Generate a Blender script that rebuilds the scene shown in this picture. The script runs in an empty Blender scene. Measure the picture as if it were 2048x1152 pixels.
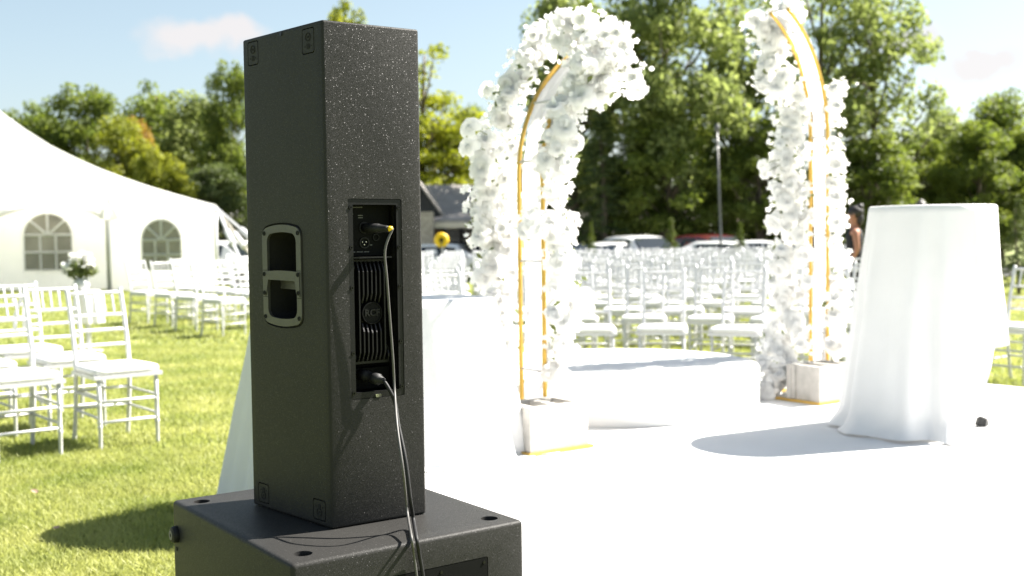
import bpy, bmesh, math, random
import numpy as np
from mathutils import Vector, Matrix

random.seed(7)
RNG = np.random.default_rng(7)
SC = bpy.context.scene
COL = SC.collection
R = math.radians
PI = math.pi

# ------------------------------------------------------------------ camera
F_PX, CX, CY = 2257.0, 1024.0, 576.0          # focal length measured on the 2048 px wide photograph
CAM_Z = 1.22
PITCH = -math.atan(105 / F_PX)
ROLL = math.atan(0.0128)
fw = Vector((0, math.cos(PITCH), math.sin(PITCH)))
r0 = Vector((1, 0, 0))
u0 = r0.cross(fw)
c_r = r0 * math.cos(ROLL) - u0 * math.sin(ROLL)
c_u = r0 * math.sin(ROLL) + u0 * math.cos(ROLL)
cam_data = bpy.data.cameras.new('camera')
cam = bpy.data.objects.new('camera', cam_data)
COL.objects.link(cam)
M3 = Matrix((c_r, c_u, -fw)).transposed()
cam.matrix_world = Matrix.Translation((0, 0, CAM_Z)) @ M3.to_4x4()
cam_data.sensor_width = 36.0
cam_data.lens = 36.0 * F_PX / 2048.0
cam_data.clip_start = 0.05
cam_data.clip_end = 3000
cam_data.dof.use_dof = True
cam_data.dof.focus_distance = 2.47
cam_data.dof.aperture_fstop = 4.2
SC.camera = cam

# ------------------------------------------------------------------ light
SUN_AZ, SUN_EL = 66.5, 46.0                    # degrees clockwise from +Y, above the horizon
EXPOSURE = 2.05
SUN_STRENGTH = 4.8
SKY_STRENGTH = 0.05
world = bpy.data.worlds.new('World')
SC.world = world
world.use_nodes = True
wn, wl = world.node_tree.nodes, world.node_tree.links
sky = wn.new('ShaderNodeTexSky')
sky.sky_type = 'NISHITA'
sky.sun_disc = False
sky.sun_elevation = R(SUN_EL)
sky.sun_rotation = R(SUN_AZ)
sky.air_density = 1.0
sky.dust_density = 1.1
sky.ozone_density = 1.0
wn['Background'].inputs[1].default_value = SKY_STRENGTH


def build_clouds():
    """Small soft cumulus low in the sky all round; the same kind in view and out of view."""
    tc = wn.new('ShaderNodeTexCoord')
    noi = wn.new('ShaderNodeTexNoise')
    noi.inputs['Scale'].default_value = 26.0
    noi.inputs['Detail'].default_value = 5.0
    wl.new(tc.outputs['Generated'], noi.inputs['Vector'])
    sub = wn.new('ShaderNodeVectorMath'); sub.operation = 'SUBTRACT'
    wl.new(noi.outputs['Color'], sub.inputs[0]); sub.inputs[1].default_value = (.5, .5, .5)
    scl = wn.new('ShaderNodeVectorMath'); scl.operation = 'SCALE'
    scl.inputs['Scale'].default_value = 0.045
    wl.new(sub.outputs[0], scl.inputs[0])
    add = wn.new('ShaderNodeVectorMath'); add.operation = 'ADD'
    wl.new(tc.outputs['Generated'], add.inputs[0]); wl.new(scl.outputs[0], add.inputs[1])
    blobs = [(-15.3, 9.7, 2.6, .85), (-13.6, 10.0, 1.5, .8), (22.5, 7.8, 2.2, .7), (27, 7.3, 3.0, .8), (19.5, 8.6, 1.6, .7),
             (-40, 11, 4, 1.2), (-75, 12, 5, 1.5), (-120, 10, 4, 1.2), (-160, 13, 5, 1.4), (150, 11, 5, 1.3), (110, 12, 4, 1.2), (48, 10, 4, 1.1)]
    prev = None
    for az, el, w, h in blobs:
        c = Vector((math.sin(R(az)) * math.cos(R(el)), math.cos(R(az)) * math.cos(R(el)), math.sin(R(el))))
        d = wn.new('ShaderNodeVectorMath'); d.operation = 'SUBTRACT'
        wl.new(add.outputs[0], d.inputs[0]); d.inputs[1].default_value = c
        m = wn.new('ShaderNodeVectorMath'); m.operation = 'MULTIPLY'
        wl.new(d.outputs[0], m.inputs[0]); m.inputs[1].default_value = (1 / R(w), 1 / R(w), 1 / R(h))
        ln = wn.new('ShaderNodeVectorMath'); ln.operation = 'LENGTH'
        wl.new(m.outputs[0], ln.inputs[0])
        mr = wn.new('ShaderNodeMapRange'); mr.interpolation_type = 'SMOOTHSTEP'
        mr.inputs[1].default_value = 1.25; mr.inputs[2].default_value = 0.45
        mr.inputs[3].default_value = 0.0; mr.inputs[4].default_value = 0.85
        wl.new(ln.outputs['Value'], mr.inputs[0])
        if prev is None:
            prev = mr.outputs[0]
        else:
            mx = wn.new('ShaderNodeMath'); mx.operation = 'MAXIMUM'
            wl.new(prev, mx.inputs[0]); wl.new(mr.outputs[0], mx.inputs[1]); prev = mx.outputs[0]
    mix = wn.new('ShaderNodeMixRGB')
    haze = wn.new('ShaderNodeHueSaturation')
    haze.inputs['Hue'].default_value = 0.482
    haze.inputs['Saturation'].default_value = 0.72
    haze.inputs['Value'].default_value = 0.86
    wl.new(sky.outputs[0], haze.inputs['Color'])
    wl.new(prev, mix.inputs[0]); wl.new(haze.outputs[0], mix.inputs[1])
    mix.inputs[2].default_value = CLOUD_COL
    wl.new(mix.outputs[0], wn['Background'].inputs[0])


CLOUD_COL = (4.6, 4.35, 4.3, 1)
build_clouds()

sun_data = bpy.data.lights.new('sun', 'SUN')
sun_data.energy = SUN_STRENGTH
sun_data.angle = R(0.53)
sun_data.color = (1.0, 0.95, 0.87)
sun = bpy.data.objects.new('sun', sun_data)
COL.objects.link(sun)
s_dir = Vector((math.sin(R(SUN_AZ)) * math.cos(R(SUN_EL)), math.cos(R(SUN_AZ)) * math.cos(R(SUN_EL)), math.sin(R(SUN_EL))))
sun.rotation_euler = s_dir.to_track_quat('Z', 'Y').to_euler()
sun.location = (30, 12, 30)

vs = SC.view_settings
vs.view_transform = 'Standard'
vs.look = 'None'
vs.gamma = 1.0
vs.use_curve_mapping = False
vs.exposure = EXPOSURE
SC.cycles.use_denoising = True
SC.cycles.max_bounces = 6
SC.cycles.diffuse_bounces = 3
SC.cycles.glossy_bounces = 2
SC.cycles.transmission_bounces = 4
SC.cycles.transparent_max_bounces = 6
SC.cycles.sample_clamp_indirect = 6.0


# ------------------------------------------------------------------ measuring helpers (photo pixel + known plane -> place in the scene)
def ray(px, py):
    return fw + c_r * ((px - CX) / F_PX) - c_u * ((py - CY) / F_PX)


def at_z(px, py, z=0.0):
    d = ray(px, py)
    return Vector((0, 0, CAM_Z)) + d * ((z - CAM_Z) / d.z)


def at_y(px, py, y):
    d = ray(px, py)
    return Vector((0, 0, CAM_Z)) + d * (y / d.y)


def px_of(p):
    v = Vector(p) - Vector((0, 0, CAM_Z))
    w = v.dot(fw)
    return CX + F_PX * v.dot(c_r) / w, CY - F_PX * v.dot(c_u) / w


# ------------------------------------------------------------------ materials
MATS = {}


def nodes_of(name):
    m = bpy.data.materials.new(name)
    m.use_nodes = True
    nt = m.node_tree
    MATS[name] = m
    return m, nt.nodes, nt.links, nt.nodes['Principled BSDF']


def plain(name, col, rough=0.6, metal=0.0, spec=0.5, var=0.0, vscale=6.0, bump=0.0, bscale=60.0, sheen=0.0, col2=None, coat=0.0):
    m, n, l, b = nodes_of(name)
    b.inputs['Roughness'].default_value = rough
    b.inputs['Metallic'].default_value = metal
    b.inputs['Specular IOR Level'].default_value = spec
    b.inputs['Coat Weight'].default_value = coat
    if sheen:
        b.inputs['Sheen Weight'].default_value = sheen
    b.inputs['Base Color'].default_value = (*col, 1)
    tc = n.new('ShaderNodeTexCoord')
    if var or col2:
        t = n.new('ShaderNodeTexNoise')
        t.inputs['Scale'].default_value = vscale
        t.inputs['Detail'].default_value = 5
        l.new(tc.outputs['Object'], t.inputs['Vector'])
        rp = n.new('ShaderNodeValToRGB')
        rp.color_ramp.elements[0].position = 0.3
        rp.color_ramp.elements[1].position = 0.7
        if col2 is None:
            c1 = [c * (1 - var) for c in col]; c2 = [min(1, c * (1 + var)) for c in col]
        else:
            c1, c2 = col, col2
        rp.color_ramp.elements[0].color = (*c1, 1)
        rp.color_ramp.elements[1].color = (*c2, 1)
        l.new(t.outputs['Fac'], rp.inputs[0])
        l.new(rp.outputs[0], b.inputs['Base Color'])
    if bump:
        t = n.new('ShaderNodeTexNoise')
        t.inputs['Scale'].default_value = bscale
        t.inputs['Detail'].default_value = 4
        l.new(tc.outputs['Object'], t.inputs['Vector'])
        bp = n.new('ShaderNodeBump')
        bp.inputs['Strength'].default_value = 1.0
        bp.inputs['Distance'].default_value = bump
        l.new(t.outputs['Fac'], bp.inputs['Height'])
        l.new(bp.outputs[0], b.inputs['Normal'])
    return m


plain('white_cloth', (.74, .735, .73), .85, var=.03, vscale=3, bump=.004, bscale=9, sheen=.2)
plain('white_carpet', (.70, .695, .69), .95, var=.03, vscale=2.5, bump=.002, bscale=120)
plain('tent_piping', (.42, .39, .33), .7, var=.2, vscale=5)
plain('chair_paint', (.60, .60, .61), .32, var=.03, vscale=20, coat=.2)
plain('cushion', (.74, .73, .72), .8, var=.02, vscale=8, bump=.002, bscale=30)
plain('gold_paint', (.66, .42, .09), .34, metal=.55, var=.08, vscale=14)
plain('concrete', (.46, .44, .41), .95, var=.14, vscale=22, bump=.003, bscale=220)
plain('amp_black', (.004, .004, .0045), .42, spec=.28, var=.15, vscale=60, bump=.0003, bscale=900)
plain('amp_plate', (.004, .0042, .004), .7, spec=.12, var=.15, vscale=40, bump=.0002, bscale=900)
plain('handle_plastic', (.055, .053, .049), .45, var=.12, vscale=50, bump=.0004, bscale=700)
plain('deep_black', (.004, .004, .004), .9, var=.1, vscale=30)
plain('screw_steel', (.02, .02, .02), .28, metal=.7, var=.1, vscale=80)
plain('rubber', (.008, .008, .009), .6, spec=.35, var=.15, vscale=80, bump=.0004, bscale=500)
plain('rubber_gray', (.16, .15, .14), .6, var=.1, vscale=80)
plain('yellow_plastic', (.75, .48, .01), .45, var=.06, vscale=90)
plain('print_gray', (.09, .09, .085), .6, var=.1, vscale=90)
plain('steel_bright', (.55, .55, .55), .22, metal=1.0, var=.05, vscale=60)
plain('cable_gray', (.075, .072, .068), .5, var=.1, vscale=60)
plain('bark', (.16, .13, .10), .95, var=.3, vscale=8, bump=.03, bscale=14)
plain('asphalt', (.055, .055, .057), .92, var=.18, vscale=3, bump=.004, bscale=120)
plain('dirt_path', (.30, .24, .19), .95, var=.15, vscale=2, bump=.01, bscale=40)
plain('roof_shingle', (.33, .30, .28), .9, var=.15, vscale=3, bump=.01, bscale=30)
plain('dark_siding', (.028, .03, .032), .7, var=.15, vscale=3, bump=.004, bscale=40)
plain('trim_cream', (.62, .56, .45), .7, var=.06, vscale=6)
plain('stone', (.38, .34, .27), .9, var=.25, vscale=9, bump=.02, bscale=18)
plain('dark_glass', (.015, .02, .025), .06, spec=.7, var=.1, vscale=3)
plain('car_white', (.72, .72, .72), .25, coat=.8, var=.01, vscale=3)
plain('car_red', (.09, .010, .016), .25, coat=.8, var=.03, vscale=3)
plain('car_silver', (.42, .44, .46), .25, metal=.4, coat=.7, var=.02, vscale=3)
plain('car_dark', (.02, .023, .03), .25, coat=.8, var=.03, vscale=3)
plain('tyre', (.015, .015, .015), .85, var=.1, vscale=20)
plain('alloy', (.5, .5, .5), .3, metal=1.0, var=.05, vscale=20)
plain('lamp_lens', (.75, .75, .72), .1, spec=.8, var=.03, vscale=20)
plain('tail_lens', (.35, .01, .01), .15, var=.05, vscale=20)
plain('pole_metal', (.12, .12, .12), .4, metal=.6, var=.1, vscale=5)
plain('skin_tone', (.38, .17, .10), .5, var=.06, vscale=15)
plain('hair_dark', (.018, .013, .012), .5, var=.3, vscale=40, bump=.004, bscale=90)
plain('black_fabric', (.010, .010, .012), .85, var=.2, vscale=20, bump=.004, bscale=40)
plain('rock_dark', (.05, .05, .05), .8, var=.2, vscale=40, bump=.003, bscale=80)
plain('dry_leaf', (.42, .28, .20), .7, var=.2, vscale=30)
plain('wood_dark', (.10, .065, .04), .7, var=.2, vscale=10)


def leaf_material(name, c_a, c_b, trans=.45, scale=1.1, rough=.55):
    m, n, l, b = nodes_of(name)
    geo = n.new('ShaderNodeNewGeometry')
    t = n.new('ShaderNodeTexNoise')
    t.inputs['Scale'].default_value = scale
    t.inputs['Detail'].default_value = 6
    l.new(geo.outputs['Position'], t.inputs['Vector'])
    rp = n.new('ShaderNodeValToRGB')
    rp.color_ramp.elements[0].position = .32; rp.color_ramp.elements[0].color = (*c_a, 1)
    rp.color_ramp.elements[1].position = .68; rp.color_ramp.elements[1].color = (*c_b, 1)
    l.new(t.outputs['Fac'], rp.inputs[0])
    l.new(rp.outputs[0], b.inputs['Base Color'])
    b.inputs['Roughness'].default_value = rough
    b.inputs['Specular IOR Level'].default_value = .35
    tr = n.new('ShaderNodeBsdfTranslucent')
    hs = n.new('ShaderNodeHueSaturation')
    hs.inputs['Saturation'].default_value = 1.1; hs.inputs['Value'].default_value = 1.3
    l.new(rp.outputs[0], hs.inputs['Color'])
    l.new(hs.outputs[0], tr.inputs['Color'])
    mx = n.new('ShaderNodeMixShader'); mx.inputs[0].default_value = trans
    l.new(b.outputs[0], mx.inputs[1]); l.new(tr.outputs[0], mx.inputs[2])
    l.new(mx.outputs[0], n['Material Output'].inputs[0])
    return m


leaf_material('leaf_green', (.10, .14, .028), (.22, .26, .055), trans=.5)
leaf_material('leaf_yellow', (.16, .19, .025), (.32, .33, .05), trans=.5)
leaf_material('leaf_olive', (.15, .19, .06), (.30, .34, .12), trans=.52)
leaf_material('leaf_orange', (.27, .18, .04), (.38, .26, .07), trans=.5)
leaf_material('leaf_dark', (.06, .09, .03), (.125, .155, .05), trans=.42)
leaf_material('leaf_thuja', (.06, .09, .012), (.13, .16, .022), trans=.3, scale=3)
leaf_material('leaf_bouquet', (.10, .13, .04), (.22, .25, .09), trans=.35, scale=9)
leaf_material('petal_white', (.83, .825, .81), (.88, .875, .865), trans=.5, scale=14, rough=.7)
leaf_material('tent_vinyl', (.80, .795, .785), (.83, .825, .82), trans=.5, scale=1.2, rough=.5)
leaf_material('drape_white', (.70, .69, .69), (.76, .75, .75), trans=.4, scale=6, rough=.8)
leaf_material('grass_blade', (.24, .28, .075), (.43, .435, .165), trans=.45, scale=1.6)


def grass_ground():
    m, n, l, b = nodes_of('grass_ground')
    tc = n.new('ShaderNodeNewGeometry')
    t1 = n.new('ShaderNodeTexNoise'); t1.inputs['Scale'].default_value = 1.6; t1.inputs['Detail'].default_value = 8
    t2 = n.new('ShaderNodeTexNoise'); t2.inputs['Scale'].default_value = 45; t2.inputs['Detail'].default_value = 5
    for t in (t1, t2):
        l.new(tc.outputs['Position'], t.inputs['Vector'])
    r1 = n.new('ShaderNodeValToRGB')
    r1.color_ramp.elements[0].position = .3; r1.color_ramp.elements[0].color = (.15, .19, .05, 1)
    r1.color_ramp.elements[1].position = .7; r1.color_ramp.elements[1].color = (.27, .30, .10, 1)
    l.new(t1.outputs['Fac'], r1.inputs[0])
    r2 = n.new('ShaderNodeValToRGB')
    r2.color_ramp.elements[0].position = .3; r2.color_ramp.elements[0].color = (.55, .6, .5, 1)
    r2.color_ramp.elements[1].position = .7; r2.color_ramp.elements[1].color = (1.25, 1.2, 1.2, 1)
    l.new(t2.outputs['Fac'], r2.inputs[0])
    mm = n.new('ShaderNodeMixRGB'); mm.blend_type = 'MULTIPLY'; mm.inputs[0].default_value = 1
    l.new(r1.outputs[0], mm.inputs[1]); l.new(r2.outputs[0], mm.inputs[2])
    l.new(mm.outputs[0], b.inputs['Base Color'])
    b.inputs['Roughness'].default_value = .9
    bp = n.new('ShaderNodeBump'); bp.inputs['Distance'].default_value = .03
    l.new(t2.outputs['Fac'], bp.inputs['Height']); l.new(bp.outputs[0], b.inputs['Normal'])


grass_ground()


def speaker_paint():
    """Black structured cabinet paint: fine pebbled relief whose facets glint in the sun."""
    m, n, l, b = nodes_of('speaker_paint')
    tc = n.new('ShaderNodeTexCoord')
    geo = n.new('ShaderNodeNewGeometry')
    acc = geo.outputs['Normal']
    glint = None
    for sc_, k, kg in ((950, .16, .80), (1900, .22, .0)):
        v = n.new('ShaderNodeTexVoronoi'); v.inputs['Scale'].default_value = sc_
        l.new(tc.outputs['Object'], v.inputs['Vector'])
        su = n.new('ShaderNodeVectorMath'); su.operation = 'SUBTRACT'; su.inputs[1].default_value = (.5, .5, .5)
        l.new(v.outputs['Color'], su.inputs[0])
        sl_ = n.new('ShaderNodeVectorMath'); sl_.operation = 'SCALE'; sl_.inputs['Scale'].default_value = k
        if kg:                                       # a few steeper, glossier grains
            wn_ = n.new('ShaderNodeTexWhiteNoise'); l.new(v.outputs['Position'], wn_.inputs['Vector'])
            gt = n.new('ShaderNodeMath'); gt.operation = 'GREATER_THAN'; gt.inputs[1].default_value = .90
            l.new(wn_.outputs['Value'], gt.inputs[0])
            glint = gt.outputs[0]
            ma = n.new('ShaderNodeMath'); ma.operation = 'MULTIPLY_ADD'; ma.inputs[1].default_value = kg; ma.inputs[2].default_value = k
            l.new(glint, ma.inputs[0]); l.new(ma.outputs[0], sl_.inputs['Scale'])
        l.new(su.outputs[0], sl_.inputs[0])
        ad = n.new('ShaderNodeVectorMath'); ad.operation = 'ADD'
        l.new(acc, ad.inputs[0]); l.new(sl_.outputs[0], ad.inputs[1])
        acc = ad.outputs[0]
    nm = n.new('ShaderNodeVectorMath'); nm.operation = 'NORMALIZE'
    l.new(acc, nm.inputs[0])
    l.new(nm.outputs[0], b.inputs['Normal'])
    sm = n.new('ShaderNodeMath'); sm.operation = 'MULTIPLY_ADD'; sm.inputs[1].default_value = .03; sm.inputs[2].default_value = .13
    l.new(glint, sm.inputs[0]); l.new(sm.outputs[0], b.inputs['Specular IOR Level'])
    rm = n.new('ShaderNodeMath'); rm.operation = 'MULTIPLY_ADD'; rm.inputs[1].default_value = -.06; rm.inputs[2].default_value = .50
    l.new(glint, rm.inputs[0]); l.new(rm.outputs[0], b.inputs['Roughness'])
    t2 = n.new('ShaderNodeTexNoise'); t2.inputs['Scale'].default_value = 5; t2.inputs['Detail'].default_value = 6
    l.new(tc.outputs['Object'], t2.inputs['Vector'])
    rp = n.new('ShaderNodeValToRGB')
    rp.color_ramp.elements[0].color = (.022, .0217, .021, 1); rp.color_ramp.elements[1].color = (.034, .033, .031, 1)
    l.new(t2.outputs['Fac'], rp.inputs[0]); l.new(rp.outputs[0], b.inputs['Base Color'])


speaker_paint()


def pane_material():
    m, n, l, b = nodes_of('vinyl_pane')
    b.inputs['Base Color'].default_value = (.20, .19, .17, 1)
    b.inputs['Roughness'].default_value = .15
    tr = n.new('ShaderNodeBsdfTransparent'); tr.inputs[0].default_value = (.8, .78, .74, 1)
    mx = n.new('ShaderNodeMixShader')
    t = n.new('ShaderNodeTexNoise'); t.inputs['Scale'].default_value = 4
    mr = n.new('ShaderNodeMapRange'); mr.inputs[3].default_value = .25; mr.inputs[4].default_value = .6
    l.new(t.outputs['Fac'], mr.inputs[0]); l.new(mr.outputs[0], mx.inputs[0])
    l.new(b.outputs[0], mx.inputs[1]); l.new(tr.outputs[0], mx.inputs[2])
    l.new(mx.outputs[0], n['Material Output'].inputs[0])


pane_material()


# ------------------------------------------------------------------ mesh helpers
class MB:
    def __init__(self):
        self.v = []; self.f = []

    def add(self, vs_, fs_):
        o = len(self.v)
        self.v += [tuple(p) for p in vs_]
        self.f += [tuple(i + o for i in q) for q in fs_]
        return self

    def box(self, c, s, rot=None):
        x, y, z = s[0] / 2, s[1] / 2, s[2] / 2
        p = [Vector(q) for q in ((-x, -y, -z), (x, -y, -z), (x, y, -z), (-x, y, -z), (-x, -y, z), (x, -y, z), (x, y, z), (-x, y, z))]
        if rot is not None:
            p = [rot @ q for q in p]
        return self.add([q + Vector(c) for q in p], [(0, 3, 2, 1), (4, 5, 6, 7), (0, 1, 5, 4), (1, 2, 6, 5), (2, 3, 7, 6), (3, 0, 4, 7)])

    def tube(self, pts, r, n=8, cap=True):
        pts = [Vector(p) for p in pts]
        rs = r if isinstance(r, (list, tuple)) else [r] * len(pts)
        vs_, fs_ = [], []
        up = None
        for i, p in enumerate(pts):
            t = (pts[min(i + 1, len(pts) - 1)] - pts[max(i - 1, 0)])
            if t.length < 1e-9:
                t = Vector((0, 0, 1))
            t.normalize()
            if up is None:
                ref = Vector((0, 0, 1)) if abs(t.z) < .9 else Vector((1, 0, 0))
                up = (ref - t * ref.dot(t)).normalized()
            else:
                up = (up - t * up.dot(t))
                up = up.normalized() if up.length > 1e-6 else t.orthogonal().normalized()
            s = t.cross(up)
            for k in range(n):
                a = 2 * PI * k / n
                vs_.append(p + (up * math.cos(a) + s * math.sin(a)) * rs[i])
        for i in range(len(pts) - 1):
            for k in range(n):
                k2 = (k + 1) % n
                fs_.append((i * n + k, i * n + k2, (i + 1) * n + k2, (i + 1) * n + k))
        if cap:
            fs_.append(tuple(range(n - 1, -1, -1)))
            o = (len(pts) - 1) * n
            fs_.append(tuple(o + k for k in range(n)))
        return self.add(vs_, fs_)

    def ring(self, outer, inner, d0, d1, fn):
        """ring between two closed outlines of equal length, thickness d0..d1 along the third axis, mapped by fn(s,t,m)"""
        n = len(outer)
        vs_ = [fn(*p, d0) for p in outer] + [fn(*p, d0) for p in inner] + [fn(*p, d1) for p in outer] + [fn(*p, d1) for p in inner]
        fs_ = []
        for k in range(n):
            j = (k + 1) % n
            fs_ += [(2 * n + k, 2 * n + j, 3 * n + j, 3 * n + k), (k, n + k, n + j, j), (k, j, 2 * n + j, 2 * n + k), (n + k, 3 * n + k, 3 * n + j, n + j)]
        return self.add(vs_, fs_)

    def prism(self, outline, d0, d1, fn):
        n = len(outline)
        vs_ = [fn(*p, d0) for p in outline] + [fn(*p, d1) for p in outline]
        fs_ = [tuple(range(n - 1, -1, -1)), tuple(range(n, 2 * n))] + [(k, (k + 1) % n, n + (k + 1) % n, n + k) for k in range(n)]
        return self.add(vs_, fs_)

    def ball(self, c, rad, nu=10, nv=7):
        rx, ry, rz = rad if isinstance(rad, (tuple, list)) else (rad,) * 3
        vs_ = [(c[0], c[1], c[2] - rz)]
        for j in range(1, nv):
            a = -PI / 2 + PI * j / nv
            for i in range(nu):
                b = 2 * PI * i / nu
                vs_.append((c[0] + rx * math.cos(a) * math.cos(b), c[1] + ry * math.cos(a) * math.sin(b), c[2] + rz * math.sin(a)))
        vs_.append((c[0], c[1], c[2] + rz))
        fs_ = [(0, 1 + (i + 1) % nu, 1 + i) for i in range(nu)]
        for j in range(nv - 2):
            for i in range(nu):
                a = 1 + j * nu
                fs_.append((a + i, a + (i + 1) % nu, a + nu + (i + 1) % nu, a + nu + i))
        a = 1 + (nv - 2) * nu
        fs_ += [(a + i, a + (i + 1) % nu, len(vs_) - 1) for i in range(nu)]
        return self.add(vs_, fs_)

    def mesh(self, name, mat=None, smooth=False, fix=True):
        m = bpy.data.meshes.new(name)
        m.from_pydata(self.v, [], self.f)
        if fix:
            bm = bmesh.new(); bm.from_mesh(m)
            bmesh.ops.recalc_face_normals(bm, faces=bm.faces)
            bm.to_mesh(m); bm.free()
        if mat:
            m.materials.append(MATS[mat])
        if smooth:
            m.polygons.foreach_set('use_smooth', [True] * len(m.polygons))
        m.update()
        return m

    def build(self, name, mat, parent=None, smooth=False, fix=True):
        return obj(name, self.mesh(name, mat, smooth, fix), parent)


def obj(name, mesh, parent=None, loc=None, rot=None):
    o = bpy.data.objects.new(name, mesh)
    COL.objects.link(o)
    if parent is not None:
        o.parent = parent
    if loc is not None:
        o.location = loc
    if rot is not None:
        o.rotation_euler = rot
    return o


def tag(o, label=None, cat=None, group=None, kind=None):
    if label: o['label'] = label
    if cat: o['category'] = cat
    if group: o['group'] = group
    if kind: o['kind'] = kind
    return o


def thing(name, label, cat, loc=(0, 0, 0), rotz=0.0, group=None):
    o = bpy.data.objects.new(name, None)
    COL.objects.link(o)
    o.empty_display_size = .2
    o.location = loc
    o.rotation_euler = (0, 0, rotz)
    return tag(o, label, cat, group)


def bevel_box_mesh(name, mat, size, bev, seg=2, z0=None, smooth=True):
    bm = bmesh.new()
    bmesh.ops.create_cube(bm, size=1)
    bmesh.ops.scale(bm, vec=size, verts=bm.verts)
    bmesh.ops.bevel(bm, geom=list(bm.edges), offset=bev, segments=seg, affect='EDGES', profile=.5)
    if z0 is not None:
        bmesh.ops.translate(bm, vec=(0, 0, z0), verts=bm.verts)
    m = bpy.data.meshes.new(name)
    bm.to_mesh(m); bm.free()
    m.materials.append(MATS[mat])
    if smooth:
        m.polygons.foreach_set('use_smooth', [True] * len(m.polygons))
        m.set_sharp_from_angle(angle=R(50))
    return m


def copy_tree(o, parent=None):
    c = o.copy()
    COL.objects.link(c)
    c.parent = parent
    for ch in list(o.children):
        copy_tree(ch, c)
    return c


def boolean_mesh(base, cutters):
    """mesh of base minus the cutters (all temporary objects)"""
    a = obj('tmp_a', base)
    bs = []
    for c in cutters:
        b = obj('tmp_b', c); bs.append(b)
        md = a.modifiers.new('cut', 'BOOLEAN'); md.operation = 'DIFFERENCE'; md.solver = 'EXACT'; md.object = b
    dg = bpy.context.evaluated_depsgraph_get()
    m = bpy.data.meshes.new_from_object(a.evaluated_get(dg))
    for o in [a] + bs:
        bpy.data.objects.remove(o)
    return m


def rounded_rect(x0, x1, y0, y1, r, n=4):
    pts = []
    for cx_, cy_, a0 in ((x1 - r, y1 - r, 0), (x0 + r, y1 - r, 90), (x0 + r, y0 + r, 180), (x1 - r, y0 + r, 270)):
        for k in range(n + 1):
            a = R(a0 + 90 * k / n)
            pts.append((cx_ + r * math.cos(a), cy_ + r * math.sin(a)))
    return pts


def smoothstep(a, b, x):
    t = max(0.0, min(1.0, (x - a) / (b - a)))
    return t * t * (3 - 2 * t)


# common directions of the ceremony layout (the subwoofer, stage and arch share them)
A_DIR = Vector((-.581, .814, 0)).normalized()   # away and to the left
B_DIR = Vector((.814, .581, 0)).normalized()    # away and to the right


def ground_z(x, y):
    return -.52 * smoothstep(29.0, 37.0, y)


# ================================================================== SETTING
def build_ground():
    ys = [-30, -10, 0, 10, 20, 27, 29, 30, 31, 32, 33, 34, 35, 36, 37, 40, 60, 120, 400, 1500]
    xs = [-1500, -400, -120, -60, -30, -15, 0, 15, 30, 60, 120, 400, 1500]
    mb = MB()
    vs_ = [(x, y, ground_z(x, y)) for y in ys for x in xs]
    n = len(xs)
    fs_ = [(j * n + i, j * n + i + 1, (j + 1) * n + i + 1, (j + 1) * n + i) for j in range(len(ys) - 1) for i in range(n - 1)]
    mb.add(vs_, fs_)
    tag(mb.build('lawn_ground', 'grass_ground', smooth=True), kind='structure')
    # parking ground beyond the lawn
    mb = MB()
    xs2 = [-60, -20, 0, 20, 60]; ys2 = [37.2, 40, 45, 52]
    vs_ = [(x, y, ground_z(x, y) + .006) for y in ys2 for x in xs2]
    n = len(xs2)
    mb.add(vs_, [(j * n + i, j * n + i + 1, (j + 1) * n + i + 1, (j + 1) * n + i) for j in range(len(ys2) - 1) for i in range(n - 1)])
    tag(mb.build('parking_ground', 'asphalt'), kind='structure')
    # bare earth path on the right
    mb = MB()
    pts = [(5.2, 16.4), (7.0, 17.6), (10, 18.6), (14, 19.0)]
    vs_ = []
    for x, y in pts:
        vs_ += [(x, y - .75 + .1 * math.sin(x), .006), (x, y + .75 + .1 * math.sin(2 * x), .006)]
    mb.add(vs_, [(2 * i, 2 * i + 2, 2 * i + 3, 2 * i + 1) for i in range(len(pts) - 1)])
    tag(mb.build('dirt_path', 'dirt_path'), kind='structure')


build_ground()

STAGE_Z = .26
STAGE = [(-.98, 8.15), (-.50, 3.62), (.03, 3.02), (.30, 2.55), (4.6, 2.55), (4.6, 5.0), (3.096, 6.803), (2.887, 7.057), (2.377, 7.95), (2.2, 8.15)]


def in_stage(x, y):
    c = False
    n = len(STAGE)
    for i in range(n):
        x1, y1 = STAGE[i]; x2, y2 = STAGE[(i + 1) % n]
        if (y1 > y) != (y2 > y) and x < (x2 - x1) * (y - y1) / (y2 - y1) + x1:
            c = not c
    return c


def build_stage():
    st = list(reversed(STAGE))
    mb = MB().prism(st, 0.0, STAGE_Z, lambda s, t, m: (s, t, m))
    me = mb.mesh('stage', 'white_carpet')
    tag(obj('ceremony_stage', me), 'low white carpeted stage filling the right foreground', 'stage')
    # round plinth
    pl = thing('round_plinth', 'round white carpeted plinth between the two flower arch halves', 'plinth', (.575, 6.36, STAGE_Z + .002))
    n = 96
    rad, hgt = .80, .232
    mb = MB()
    prof = [(rad, 0), (rad, hgt - .014), (rad - .004, hgt - .005), (rad - .014, hgt)]
    vs_ = [(r_ * math.cos(2 * PI * k / n), r_ * math.sin(2 * PI * k / n), z) for r_, z in prof for k in range(n)]
    fs_ = [(j * n + k, j * n + (k + 1) % n, (j + 1) * n + (k + 1) % n, (j + 1) * n + k) for j in range(3) for k in range(n)]
    fs_.append(tuple(range(3 * n, 4 * n)))
    mb.add(vs_, fs_)
    o = mb.build('plinth_body', 'white_carpet', pl, smooth=True)
    o.data.set_sharp_from_angle(angle=R(50))


build_stage()


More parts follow.
